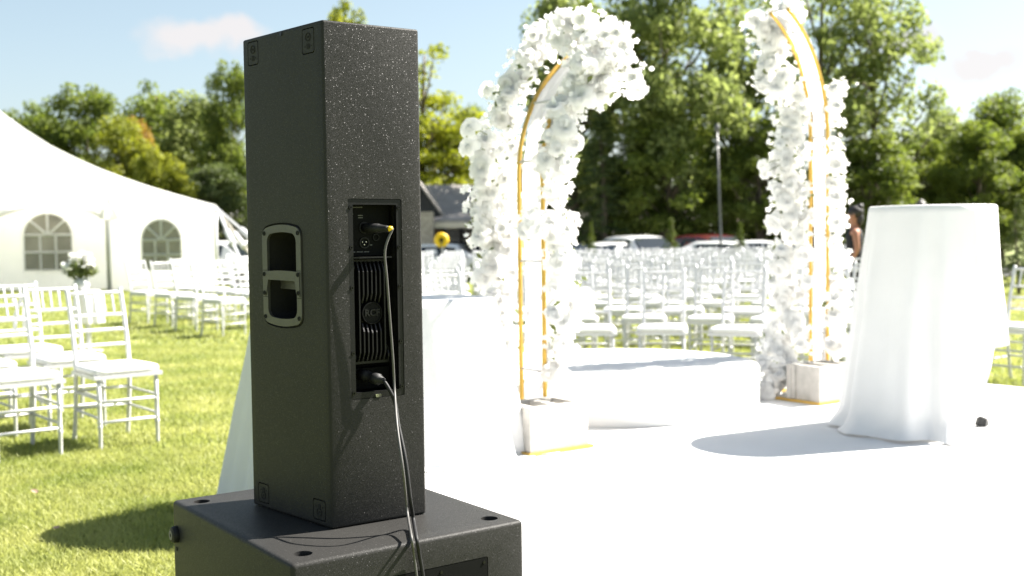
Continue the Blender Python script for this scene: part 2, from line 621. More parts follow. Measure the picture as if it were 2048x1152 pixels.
# ================================================================== LOUDSPEAKER AND SUBWOOFER
SUB_H = .5843
SP_O = Vector((-.3983, 2.4311, SUB_H + .0015))
SP_ROT = R(90 - 56.1)
SP_W, SP_D, SP_HT = .235, .332, 1.10
SIDE_S = Vector((-math.sin(R(9.3)), math.cos(R(9.3)), 0))
SIDE_N = Vector((-math.cos(R(9.3)), -math.sin(R(9.3)), 0))


def on_back(u, v, m):            # point on the speaker's back face; m = out of the face
    return Vector((u, -m, v))


def on_side(s, t, m):            # point on the speaker's left face
    p = SIDE_S * s + SIDE_N * m
    return Vector((p.x, p.y, t))


PLATES = [(.264, .306, 1.038, 1.089), (.033, .076, 1.036, 1.087), (.261, .304, .0135, .056), (.026, .071, .0135, .0555)]
FRONT_L, FRONT_R = -SP_D * math.sin(R(9.3)), SP_W + SP_D * math.sin(R(9.3))
FRONT_Y = SP_D * math.cos(R(9.3))


def disc(mb, fn, s, t, m0, m1, r_, n=14):
    mb.prism([(s + r_ * math.cos(2 * PI * k / n), t + r_ * math.sin(2 * PI * k / n)) for k in range(n)], m0, m1, fn)


def arched_rect(s0, s1, t0, t1, bulge, r_, n=4, m=8):
    """rounded rectangle whose short top and bottom edges bow outward"""
    pts = rounded_rect(s0, s1, t0, t1, r_, n)
    c, h = (s0 + s1) / 2, (s1 - s0) / 2
    out = []
    L = len(pts)
    for i, p in enumerate(pts):
        out.append(p)
        q = pts[(i + 1) % L]
        if abs(p[1] - q[1]) < 1e-6 and abs(p[0] - q[0]) > h * .5:
            for k in range(1, m):
                f_ = k / m
                out.append((p[0] + (q[0] - p[0]) * f_, p[1]))
    mid = (t0 + t1) / 2
    res = []
    for s, t in out:
        w = max(0, 1 - ((s - c) / h) ** 2)
        res.append((s, t + (bulge * w if t > mid else -bulge * w)))
    return res


def build_speaker():
    sp = thing('loudspeaker', 'tall black loudspeaker standing upright on the subwoofer', 'loudspeaker', SP_O, SP_ROT)
    bm = bmesh.new()
    foot = [(0, 0), (SP_W, 0), (FRONT_R, FRONT_Y), (FRONT_L, FRONT_Y)]
    vb = [bm.verts.new((x, y, 0)) for x, y in foot]
    vt = [bm.verts.new((x, y, SP_HT)) for x, y in foot]
    bm.faces.new(list(reversed(vb))); bm.faces.new(vt)
    for k in range(4):
        bm.faces.new((vb[k], vb[(k + 1) % 4], vt[(k + 1) % 4], vt[k]))
    bmesh.ops.recalc_face_normals(bm, faces=bm.faces)
    bmesh.ops.bevel(bm, geom=list(bm.edges), offset=.0055, segments=4, affect='EDGES', profile=.5)
    base = bpy.data.meshes.new('cab'); bm.to_mesh(base); bm.free()
    base.materials.append(MATS['speaker_paint'])
    cut = MB()
    cut.prism(rounded_rect(.0525, .1845, .2775, .7190, .004, 2), -.075, .02, on_back)
    deep = MB().prism(arched_rect(.112, .242, .452, .648, .006, .018), -.085, .02, on_side)
    cut.prism(arched_rect(.0930, .2640, .4410, .6590, .011, .021), -.006, .02, on_side)
    for s0, s1, t0, t1 in PLATES:
        cut.prism(rounded_rect(s0 - .0024, s1 + .0024, t0 - .0024, t1 + .0024, .006, 3), -.008, .02, on_side)
    me = boolean_mesh(base, [cut.mesh('cut', 'speaker_paint'), deep.mesh('cut', 'speaker_paint')])
    me.materials.clear(); me.materials.append(MATS['speaker_paint'])
    for p in me.polygons:
        p.material_index = 0; p.use_smooth = True
    me.set_sharp_from_angle(angle=R(32))
    obj('cabinet', me, sp)
    # inner walls of the handle cup
    hd = MB().ring(arched_rect(.0975, .2595, .4455, .6545, .011, .018), arched_rect(.1165, .2385, .4575, .6425, .006, .016), -.0038, .0028, on_side)
    handle = hd.build('side_handle', 'handle_plastic', sp)
    MB().ring(arched_rect(.0932, .2638, .4412, .6588, .011, .021), arched_rect(.1125, .2415, .4525, .6475, .006, .018), -.0058, -.0048, on_side).build('handle_groove_shade', 'deep_black', handle)  # black ring on the groove floor, painting in the shade round the frame
    cup = MB().prism(arched_rect(.113, .241, .453, .647, .006, .018), -.0845, -.080, on_side)
    cup.build('handle_cup', 'deep_black', handle)
    bar = MB()
    out = []
    for k in range(13):                                   # grip bar crossing the cup
        f_ = k / 12
        s = .103 + f_ * .152
        out.append((s, .5585 + .003 * math.sin(PI * f_)))
    low = [(.255, .503), (.247, .503), (.2415, .5115), (.234, .540), (.122, .5385), (.1165, .5115), (.111, .503), (.103, .503)]
    bar.prism(out + low, -.003, .0046, on_side)
    bar.build('grip_bar', 'handle_plastic', handle)
    MB().prism([(.119, .536), (.119, .516), (.236, .518), (.236, .538)], -.034, -.030, on_side).build('cup_plate', 'handle_plastic', handle)
    for t in (.5615, .5005):
        for s0, s1 in ((.0985, .115), (.240, .2585)):
            MB().prism([(s0, t - .0006), (s1, t - .0006), (s1, t + .0006), (s0, t + .0006)], .0026, .0031, on_side).build('handle_seam', 'deep_black', handle)
    for s, t in ((.108, .646), (.249, .646), (.108, .553), (.25, .5525), (.108, .512), (.25, .5095), (.109, .455), (.251, .4545)):
        m = MB(); m0 = .0027 if not (.5 < t < .56) else .0044
        m.ring([(s + .0052 * math.cos(2 * PI * k / 14), t + .0052 * math.sin(2 * PI * k / 14)) for k in range(14)],
               [(s + .0026 * math.cos(2 * PI * k / 14), t + .0026 * math.sin(2 * PI * k / 14)) for k in range(14)], m0, m0 + .0016, on_side)
        disc(m, on_side, s, t, m0, m0 + .0006, .0026)
        m.build('screw', 'deep_black', handle)
    for i, (s0, s1, t0, t1) in enumerate(PLATES):
        pl = MB().prism(rounded_rect(s0, s1, t0, t1, .005, 3), -.0075, .0002, on_side).build('rigging_plate', 'speaker_paint', sp)
        MB().prism(rounded_rect(s0 - .0022, s1 + .0022, t0 - .0022, t1 + .0022, .006, 3), -.0079, -.0072, on_side).build('plate_gap_shade', 'deep_black', pl)  # black backing in the recess: shadow of the gap put in as colour
        c = (s0 + s1) / 2
        hole_t, eye_t = (t0 + .014, t1 - .017) if t0 > .5 else (t1 - .014, t0 + .016)
        m = MB().prism(rounded_rect(c - .0055, c + .0055, hole_t - .006, hole_t + .006, .002, 2), .0002, .0009, on_side)
        disc(m, on_side, c - .012, hole_t, .0002, .0009, .0016, 8)
        disc(m, on_side, c + .012, hole_t, .0002, .0009, .0016, 8)
        m.build('bolt_hole', 'deep_black', pl)
        m = MB().ring([(c + .0095 * math.cos(2 * PI * k / 18), eye_t + .0095 * math.sin(2 * PI * k / 18)) for k in range(18)],
                      [(c + .0078 * math.cos(2 * PI * k / 18), eye_t + .0078 * math.sin(2 * PI * k / 18)) for k in range(18)], .0002, .0012, on_side)
        disc(m, on_side, c, eye_t, .0002, .0012, .0028, 10)
        m.build('threaded_insert', 'deep_black', pl)
    # top-edge bolt on the side
    m = MB(); disc(m, on_side, .163, 1.0915, -.001, .0016, .005, 12)
    m.build('edge_bolt', 'screw_steel', sp)

    # amplifier module in the back
    amp = MB().ring(rounded_rect(.0535, .1835, .2785, .7180, .003, 3), rounded_rect(.0645, .1715, .2925, .7060, .002, 3), -.012, -.0015, on_back)
    amp_o = amp.build('amplifier_frame', 'amp_black', sp)
    w = MB()                                               # tray walls and floor
    w.prism(rounded_rect(.0540, .1830, .2790, .7175, .003, 3), -.0735, -.070, on_back)
    w.build('amplifier_tray', 'amp_plate', amp_o)
    MB().prism([(.0646, .5935), (.1714, .5935), (.1714, .7058), (.0646, .7058)], -.069, -.036, on_back).build('input_panel', 'amp_plate', amp_o)
    MB().prism([(.0646, .588), (.160, .588), (.160, .5915), (.0646, .5915)], -.060, -.0045, on_back).build('panel_ledge', 'amp_black', amp_o)
    MB().prism([(.0646, .2930), (.1714, .2930), (.1714, .3400), (.0646, .3400)], -.069, -.050, on_back).build('power_panel', 'amp_plate', amp_o)
    # heat sink: body with chamfered shoulders, fins and the round badge
    body = [(.0655, .352), (.0655, .385), (.0735, .3955), (.0735, .5415), (.0655, .552), (.0655, .585), (.160, .585), (.160, .552),
            (.153, .5415), (.153, .3955), (.160, .385), (.160, .352)]
    hs = MB().prism(list(reversed(body)), -.060, -.030, on_back).build('heat_sink', 'amp_black', amp_o)
    lip = [(.0655, .352), (.0655, .385), (.0735, .3955), (.0735, .5415), (.0655, .552), (.0655, .585)]
    m = MB().tube([on_back(u, v, -.0285) for u, v in lip], .0012, 6)
    m.tube([on_back(.2255 - u, v, -.0285) for u, v in lip], .0012, 6)
    m.build('heat_sink_rib', 'amp_black', amp_o)
    nf = 9
    for k in range(nf):
        u = .0715 + k * (.1540 - .0715) / (nf - 1)
        edge = k in (0, nf - 1)
        hot = abs(u - .1134) < .024
        segs = [(.357, .383), (.555, .581)] if edge else ([(.357, .448 - .004 * (1 - abs(u - .1134) / .024)), (.484 + .004 * (1 - abs(u - .1134) / .024), .581)] if hot else [(.357, .581)])
        for v0, v1 in segs:
            m = MB()
            pts = [(v0, .0), (v0 + .004, .012), (v0 + .022, .021), (v1 - .022, .021), (v1 - .004, .012), (v1, .0)]
            if v1 - v0 < .05:
                pts = [(v0, .0), (v0 + .003, .012), (v0 + .010, .016), (v1 - .010, .016), (v1 - .003, .012), (v1, .0)]
            t = .0023
            vs_ = [on_back(u - t, v, -.0302 + d) for v, d in pts] + [on_back(u + t * .4, v, -.0302 + d) for v, d in pts]
            L = len(pts)
            m.add(vs_, [tuple(range(L)), tuple(range(2 * L - 1, L - 1, -1))] + [(i, (i + 1) % L, L + (i + 1) % L, L + i) for i in range(L)])
            m.build('cooling_fin', 'amp_black', hs)
    m = MB(); disc(m, on_back, .1134, .4660, -.030, -.0145, .0245, 36)
    m.ring([(.1134 + .0245 * math.cos(2 * PI * k / 36), .466 + .0245 * math.sin(2 * PI * k / 36)) for k in range(36)],
           [(.1134 + .0225 * math.cos(2 * PI * k / 36), .466 + .0225 * math.sin(2 * PI * k / 36)) for k in range(36)], -.0144, -.0125, on_back)
    badge = m.build('round_badge', 'amp_plate', hs)
    # raised lettering on the badge
    fc = bpy.data.curves.new('lettering', 'FONT')
    fc.body = 'RCF'; fc.size = .0205; fc.align_x = 'CENTER'; fc.align_y = 'CENTER'; fc.extrude = .0014; fc.offset = .0007; fc.space_character = 1.05
    to = obj('tmp_text', fc)
    bpy.context.view_layer.update()
    tm = bpy.data.meshes.new_from_object(to.evaluated_get(bpy.context.evaluated_depsgraph_get()))
    bpy.data.objects.remove(to)
    for v in tm.vertices:
        v.co = on_back(.1134 + v.co.x * .98, .466 + v.co.y, -.0138 + v.co.z)
    tm.materials.clear(); tm.materials.append(MATS['amp_black'])
    obj('raised_lettering', tm, hs)
    # screws of the frame
    for u, v in ((.0590, .700), (.1775, .700), (.0590, .612), (.1775, .612), (.0590, .524), (.1775, .524), (.0590, .380), (.1775, .400), (.0590, .292), (.1775, .298)):
        m = MB()
        m.ring([(u + .0042 * math.cos(2 * PI * k / 12), v + .0042 * math.sin(2 * PI * k / 12)) for k in range(12)],
               [(u + .0019 * math.cos(2 * PI * k / 12), v + .0019 * math.sin(2 * PI * k / 12)) for k in range(12)], -.0014, .0014, on_back)
        m.build('screw', 'screw_steel', amp_o)
    # sockets, knobs and small print of the input panel
    for u, v, r_ in ((.108, .656, .0125), (.108, .622, .0125), (.137, .634, .008)):
        m = MB().ring([(u + r_ * math.cos(2 * PI * k / 20), v + r_ * math.sin(2 * PI * k / 20)) for k in range(20)],
                      [(u + r_ * .8 * math.cos(2 * PI * k / 20), v + r_ * .8 * math.sin(2 * PI * k / 20)) for k in range(20)], -.036, -.033, on_back)
        m.build('socket', 'amp_black', amp_o)
    m = MB()
    for du, dv in ((-.0045, .002), (.0045, .002), (0, -.004)):
        disc(m, on_back, .108 + du, .622 + dv, -.0359, -.0345, .0014, 8)
    m.build('socket_pin', 'steel_bright', amp_o)
    m = MB()
    for u, v, wd in ((.070, .686, .012), (.070, .682, .009), (.070, .677, .011), (.094, .683, .012), (.094, .678, .012), (.071, .655, .002), (.071, .645, .002), (.071, .640, .002),
                     (.069, .617, .008), (.122, .617, .006), (.078, .602, .008), (.089, .602, .016), (.107, .602, .013), (.075, .701, .030)):
        m.prism([(u, v - .0011), (u + wd, v - .0011), (u + wd, v + .0011), (u, v + .0011)], -.036, -.0357, on_back)
    tag(m.build('panel_print', 'print_gray', amp_o), kind='stuff')
    m = MB()
    disc(m, on_back, .0725, .661, -.036, -.0345, .0016, 10)
    m.build('indicator_light', 'print_gray', amp_o)
    # steel clip of the power inlet
    m = MB().prism([(.112, .2790), (.124, .2790), (.1255, .286), (.111, .286)], -.012, .0012, on_back)
    m.box(on_back(.140, .2905, -.004), (.055, .003, .0022))
    m.build('power_clip', 'steel_bright', amp_o)
    return sp


def place_on_speaker(p):
    return Matrix.Translation(SP_O) @ Matrix.Rotation(SP_ROT, 4, 'Z') @ Vector(p)


def spline(pts, n=8):
    pts = [Vector(p) for p in pts]
    out = []
    for i in range(len(pts) - 1):
        p0 = pts[max(i - 1, 0)]; p1 = pts[i]; p2 = pts[i + 1]; p3 = pts[min(i + 2, len(pts) - 1)]
        for k in range(n):
            t = k / n
            out.append(.5 * ((2 * p1) + (p2 - p0) * t + (2 * p0 - 5 * p1 + 4 * p2 - p3) * t * t + (3 * p1 - p0 - 3 * p2 + p3) * t ** 3))
    out.append(pts[-1])
    return out


def hit_plane(px, py, p0, nrm):
    d = ray(px, py)
    c = Vector((0, 0, CAM_Z))
    return c + d * ((Vector(p0) - c).dot(nrm) / d.dot(nrm))


SUB_N = Vector((-.43645, 2.17133, 0))          # near corner of the subwoofer on the ground
SUB_A, SUB_B = .691, .560


def build_cables():
    back_n = Matrix.Rotation(SP_ROT, 3, 'Z') @ Vector((0, -1, 0))
    sub_n = -A_DIR
    # thin signal cable
    sig = thing('signal_cable', 'thin gray signal cable with yellow boot plugged into the loudspeaker', 'cable', place_on_speaker(on_back(.108, .656, -.036)))
    o = Vector(sig.location)
    ax = [place_on_speaker(on_back(.108 + .030 * f_, .656 - .004 * f_, -.036 + .060 * f_)) - o for f_ in (0, .06, .09, .6, .62, .9, 1.0)]
    MB().tube(ax, [.0095, .0095, .0105, .0105, .0095, .0075, .0065], 16).build('plug', 'rubber', sig, smooth=True)
    b0, b1 = ax[-1], place_on_speaker(on_back(.1455, .6535, .030)) - o
    MB().tube([b0, b0.lerp(b1, .5), b1], [.0062, .0058, .0042], 12).build('cable_boot', 'yellow_plastic', sig, smooth=True)
    pts = [b1 + o]
    for px, py, off in ((770, 500, .024), (774, 560, .022), (780, 640, .020), (786, 720, .020), (789, 780, .022)):
        pts.append(hit_plane(px, py, SP_O + back_n * off, back_n))
    lo = []
    for px, py, off in ((794, 850, .10), (806, 940, .15), (814, 1020, .115), (823, 1075, .020), (828, 1110, .010), (834, 1160, .014), (842, 1250, .02)):
        lo.append(hit_plane(px, py, (SUB_N + sub_n * off if py > 1050 else SP_O + back_n * off), sub_n if py > 1050 else back_n))
    pts += lo
    end = lo[-1]
    pts += [Vector((end.x + .01, end.y - .02, .12)), Vector((end.x + .03, end.y - .08, .012)), Vector((end.x + .25, end.y - .3, .008))]
    MB().tube([p - o for p in spline(pts, 8)], .0029, 8).build('wire', 'cable_gray', sig, smooth=True)
    # thick power cable
    pw = thing('power_cable', 'thick black power cable plugged in low on the loudspeaker', 'cable', place_on_speaker(on_back(.100, .325, -.050)))
    o = Vector(pw.location)
    ax = [place_on_speaker(on_back(.100 + .026 * f_, .326 - .010 * f_, -.050 + .062 * f_)) - o for f_ in (0, .3, .32, .55, .58, .8, .82, 1.0)]
    MB().tube(ax, [.0135, .0135, .0115, .0115, .0128, .0128, .0095, .0068], 16).build('connector', 'rubber', pw, smooth=True)
    pts = [ax[-1] + o]
    for px, py, off in ((778, 778, .024), (790, 805, .034), (797, 850, .06), (811, 920, .10), (821, 1000, .115), (827, 1040, .10)):
        pts.append(hit_plane(px, py, SP_O + back_n * off, back_n))
    for px, py, off in ((833, 1075, .012), (839, 1110, .010), (847, 1160, .012), (856, 1250, .02)):
        pts.append(hit_plane(px, py, SUB_N + sub_n * off, sub_n))
    end = pts[-1]
    pts += [Vector((end.x - .02, end.y - .03, .12)), Vector((end.x - .04, end.y - .1, .014)), Vector((end.x + .1, end.y - .4, .010))]
    MB().tube([p - o for p in spline(pts, 8)], .0042, 10).build('wire', 'rubber', pw, smooth=True)


def build_sub():
    rz = math.atan2(B_DIR.y, B_DIR.x)
    sb = thing('subwoofer', 'large black subwoofer box under the tall loudspeaker', 'subwoofer', SUB_N, rz)
    bm = bmesh.new()
    bmesh.ops.create_cube(bm, size=1)
    bmesh.ops.scale(bm, vec=(SUB_B, SUB_A, SUB_H - .012), verts=bm.verts)
    bmesh.ops.translate(bm, vec=(SUB_B / 2, SUB_A / 2, SUB_H / 2 + .006), verts=bm.verts)
    bmesh.ops.bevel(bm, geom=list(bm.edges), offset=.010, segments=4, affect='EDGES', profile=.5)
    base = bpy.data.meshes.new('sub'); bm.to_mesh(base); bm.free()
    base.materials.append(MATS['speaker_paint'])
    cut = MB()
    feet = [(.052, .060), (.508, .060), (.052, .631), (.508, .631)]
    for x, y in feet:
        disc(cut, lambda s, t, m: Vector((s, t, SUB_H + m)), x, y, -.013, .02, .0195, 28)
    bk = lambda s, t, m: Vector((s, -m, SUB_H + t))
    cut.prism(rounded_rect(.222, .4625, -.42, -.0645, .004, 2), -.0025, .02, bk)
    me = boolean_mesh(base, [cut.mesh('cut', 'speaker_paint')])
    me.materials.clear(); me.materials.append(MATS['speaker_paint'])
    for p in me.polygons:
        p.material_index = 0; p.use_smooth = True
    me.set_sharp_from_angle(angle=R(35))
    obj('cabinet', me, sb)
    for x, y in feet:
        m = MB(); disc(m, lambda s, t, q: Vector((s, t, SUB_H + q)), x, y, -.0128, -.0115, .0192, 28)
        m.build('foot_cup', 'deep_black', sb)
        m = MB(); disc(m, lambda s, t, q: Vector((s, t, q)), x, y, 0, .0066, .017, 20)
        m.build('foot', 'rubber', sb)
    bp = MB().prism(rounded_rect(.2235, .461, -.4185, -.066, .003, 2), -.0024, -.0004, bk).build('back_panel', 'amp_plate', sb)
    for x, y in ((.232, -.076), (.452, -.076), (.342, -.078), (.232, -.408), (.452, -.408)):
        m = MB(); disc(m, bk, x, y, -.0003, .0012, .0034, 12)
        m.build('screw', 'screw_steel', bp)
    m = MB().box(bk(.345, -.11, .001), (.10, .002, .004))
    m.build('panel_slot', 'handle_plastic', bp)
    # round bumper on the left face
    ls = lambda s, t, m_: Vector((-m_, s, SUB_H + t))
    prof = [(.0205, 0), (.0205, .007), (.018, .013), (.0125, .015)]
    n = 24
    m = MB()
    vs_ = [ls(.662 + r_ * math.cos(2 * PI * k / n), -.0785 + r_ * math.sin(2 * PI * k / n), d) for r_, d in prof for k in range(n)]
    fs_ = [(j * n + k, j * n + (k + 1) % n, (j + 1) * n + (k + 1) % n, (j + 1) * n + k) for j in range(3) for k in range(n)] + [tuple(range(3 * n, 4 * n))]
    m.add(vs_, fs_)
    bu = m.build('side_bumper', 'rubber', sb)
    m = MB().ring([(.662 + .0115 * math.cos(2 * PI * k / 20), -.0785 + .0115 * math.sin(2 * PI * k / 20)) for k in range(20)],
                  [(.662 + .005 * math.cos(2 * PI * k / 20), -.0785 + .005 * math.sin(2 * PI * k / 20)) for k in range(20)], .0152, .0164, ls)
    m.build('washer', 'rubber_gray', bu)
    m = MB(); disc(m, ls, .662, -.0785, .0152, .0158, .0048, 12); m.build('bolt', 'deep_black', bu)
    m = MB(); disc(m, ls, .664, -.1145, .0004, .0012, .0055, 14); m.build('plug_hole', 'deep_black', sb)
    # second bumper nearer the back, below the frame
    for s, t in ((.03, -.50), (.662, -.50)):
        m = MB(); disc(m, ls, s, t, .0, .014, .0205, 20); m.build('side_bumper', 'rubber', sb)


build_sub()
build_speaker()
build_cables()


# ================================================================== CHAIRS
CHAIR_PARTS = []      # (name, mesh, location, rotation)


def bead_leg(p0, p1, beads, r_=.0125, n=10):
    p0, p1 = Vector(p0), Vector(p1)
    L = (p1 - p0).length
    ts, rs = [0, .04], [r_ * .72, r_ * .86]
    for b in beads:
        for d, k in ((-.020, 1.0), (-.010, 1.28), (-.004, 1.0), (.004, 1.0), (.010, 1.28), (.020, 1.0)):
            ts.append(b + d / L); rs.append(r_ * k)
    ts.append(1.0); rs.append(r_)
    return MB().tube([p0.lerp(p1, t) for t in ts], rs, n)


def make_chair_parts():
    fx, fy = .172, .185
    P = CHAIR_PARTS
    leg = bead_leg((0, 0, 0), (0, -.004, .432), (.36, .66)).mesh('leg', 'chair_paint', True)
    for s in (-1, 1):
        P.append(('front_leg', leg, (s * fx, fy, 0)))
    post_pts = [Vector(q) for q in ((0, -.255, 0), (0, -.215, .20), (0, -.195, .43), (0, -.215, .60), (0, -.262, .78), (0, -.305, .925))]
    post = MB().tube(spline(post_pts, 4), .0135, 10).mesh('back_post', 'chair_paint', True)
    for s in (-1, 1):
        P.append(('back_post', post, (s * .165, 0, 0)))

    def py(z):
        for a, b in zip(post_pts, post_pts[1:]):
            if a.z <= z <= b.z:
                return a.y + (b.y - a.y) * (z - a.z) / (b.z - a.z)
        return post_pts[-1].y
    rail = MB().tube([(x, -.012 * (1 - (x / .165) ** 2), 0) for x in (-.165, -.1, -.05, 0, .05, .1, .165)], .0105, 8).mesh('rail', 'chair_paint', True)
    for z in (.898, .762, .672, .582):
        P.append(('rail', rail, (0, py(z), z)))
    sp = MB().tube([(0, py(.762) - .01, .762), (0, py(.80) - .01, .80), (0, py(.83) - .01, .83), (0, py(.86) - .01, .86), (0, py(.898) - .01, .898)], [.006, .008, .0062, .008, .006], 8).mesh('spindle', 'chair_paint', True)
    for k in range(5):
        P.append(('spindle', sp, (-.11 + .055 * k, 0, 0)))
    frame = MB()
    out = [(-.19, -.20), (.19, -.20), (.205, .205), (-.205, .205)]
    frame.ring(out, [(x * .86, y * .86) for x, y in out], .418, .440, lambda s, t, m: Vector((s, t, m)))
    P.append(('seat_frame', frame.mesh('seat_frame', 'chair_paint'), (0, 0, 0)))
    bm = bmesh.new()
    bmesh.ops.create_grid(bm, x_segments=8, y_segments=8, size=.5)
    m = MB(); n = 9
    vs_ = []
    for layer, (z, k) in enumerate(((.4405, .97), (.455, 1.0), (.470, .99), (.480, .94))):
        pass
    rings = []
    N = 40
    for z, k in ((.4405, .965), (.450, 1.0), (.466, 1.0), (.477, .965), (.483, .88), (.486, .70), (.488, .35)):
        rg = []
        for i in range(N):
            a = 2 * PI * i / N
            c, s_ = math.cos(a), math.sin(a)
            e = .28
            x = .205 * k * math.copysign(abs(c) ** e, c); y = .205 * k * math.copysign(abs(s_) ** e, s_)
            x *= .965 + .05 * (y / .205) * .8
            rg.append((x, y, z))
        rings.append(rg)
    vs_ = [p for rg in rings for p in rg]
    fs_ = [(j * N + i, j * N + (i + 1) % N, (j + 1) * N + (i + 1) % N, (j + 1) * N + i) for j in range(len(rings) - 1) for i in range(N)]
    fs_.append(tuple(range((len(rings) - 1) * N, len(rings) * N)))
    fs_.append(tuple(range(N - 1, -1, -1)))
    m.add(vs_, fs_)
    P.append(('cushion', m.mesh('cushion', 'cushion', True), (0, 0, 0)))
    fs = MB().tube([(-fx, 0, 0), (fx, 0, 0)], .009, 8).mesh('stretcher', 'chair_paint', True)
    for z in (.165, .285):
        P.append(('front_stretcher', fs, (0, fy, z)))
    for z in (.205, .315):
        P.append(('back_stretcher', fs, (0, py(z), z)))
    for s in (-1, 1):
        for z in (.19, .30):
            ms = MB().tube([(s * fx, fy, z), (s * .165, py(z), z + .01)], .0085, 8).mesh('stretcher', 'chair_paint', True)
            P.append(('side_stretcher', ms, (0, 0, 0)))


make_chair_parts()


def joined_chair():
    """one light mesh for chairs that show only a few pixels (paint + cushion)"""
    bm = bmesh.new()
    for name, me, loc in CHAIR_PARTS:
        t = bmesh.new(); t.from_mesh(me)
        bmesh.ops.translate(t, vec=loc, verts=t.verts)
        for f_ in t.faces:
            f_.material_index = 1 if name == 'cushion' else 0
            f_.smooth = True
        tmp = bpy.data.meshes.new('t'); t.to_mesh(tmp); t.free()
        bm.from_mesh(tmp); bpy.data.meshes.remove(tmp)
    me = bpy.data.meshes.new('banquet_chair')
    bm.to_mesh(me); bm.free()
    me.materials.append(MATS['chair_paint']); me.materials.append(MATS['cushion'])
    return me


FAR_CHAIR = joined_chair()


def chair(x, y, az, label, group, full=True):
    rz = -R(az)
    if not full:
        o = obj('banquet_chair', FAR_CHAIR, None, (x, y, ground_z(x, y)), (0, 0, rz))
        return tag(o, label, 'chair', group)
    t = thing('banquet_chair', label, 'chair', (x, y, ground_z(x, y)), rz, group)
    for name, me, loc in CHAIR_PARTS:
        obj(name, me, t, loc)
    return t


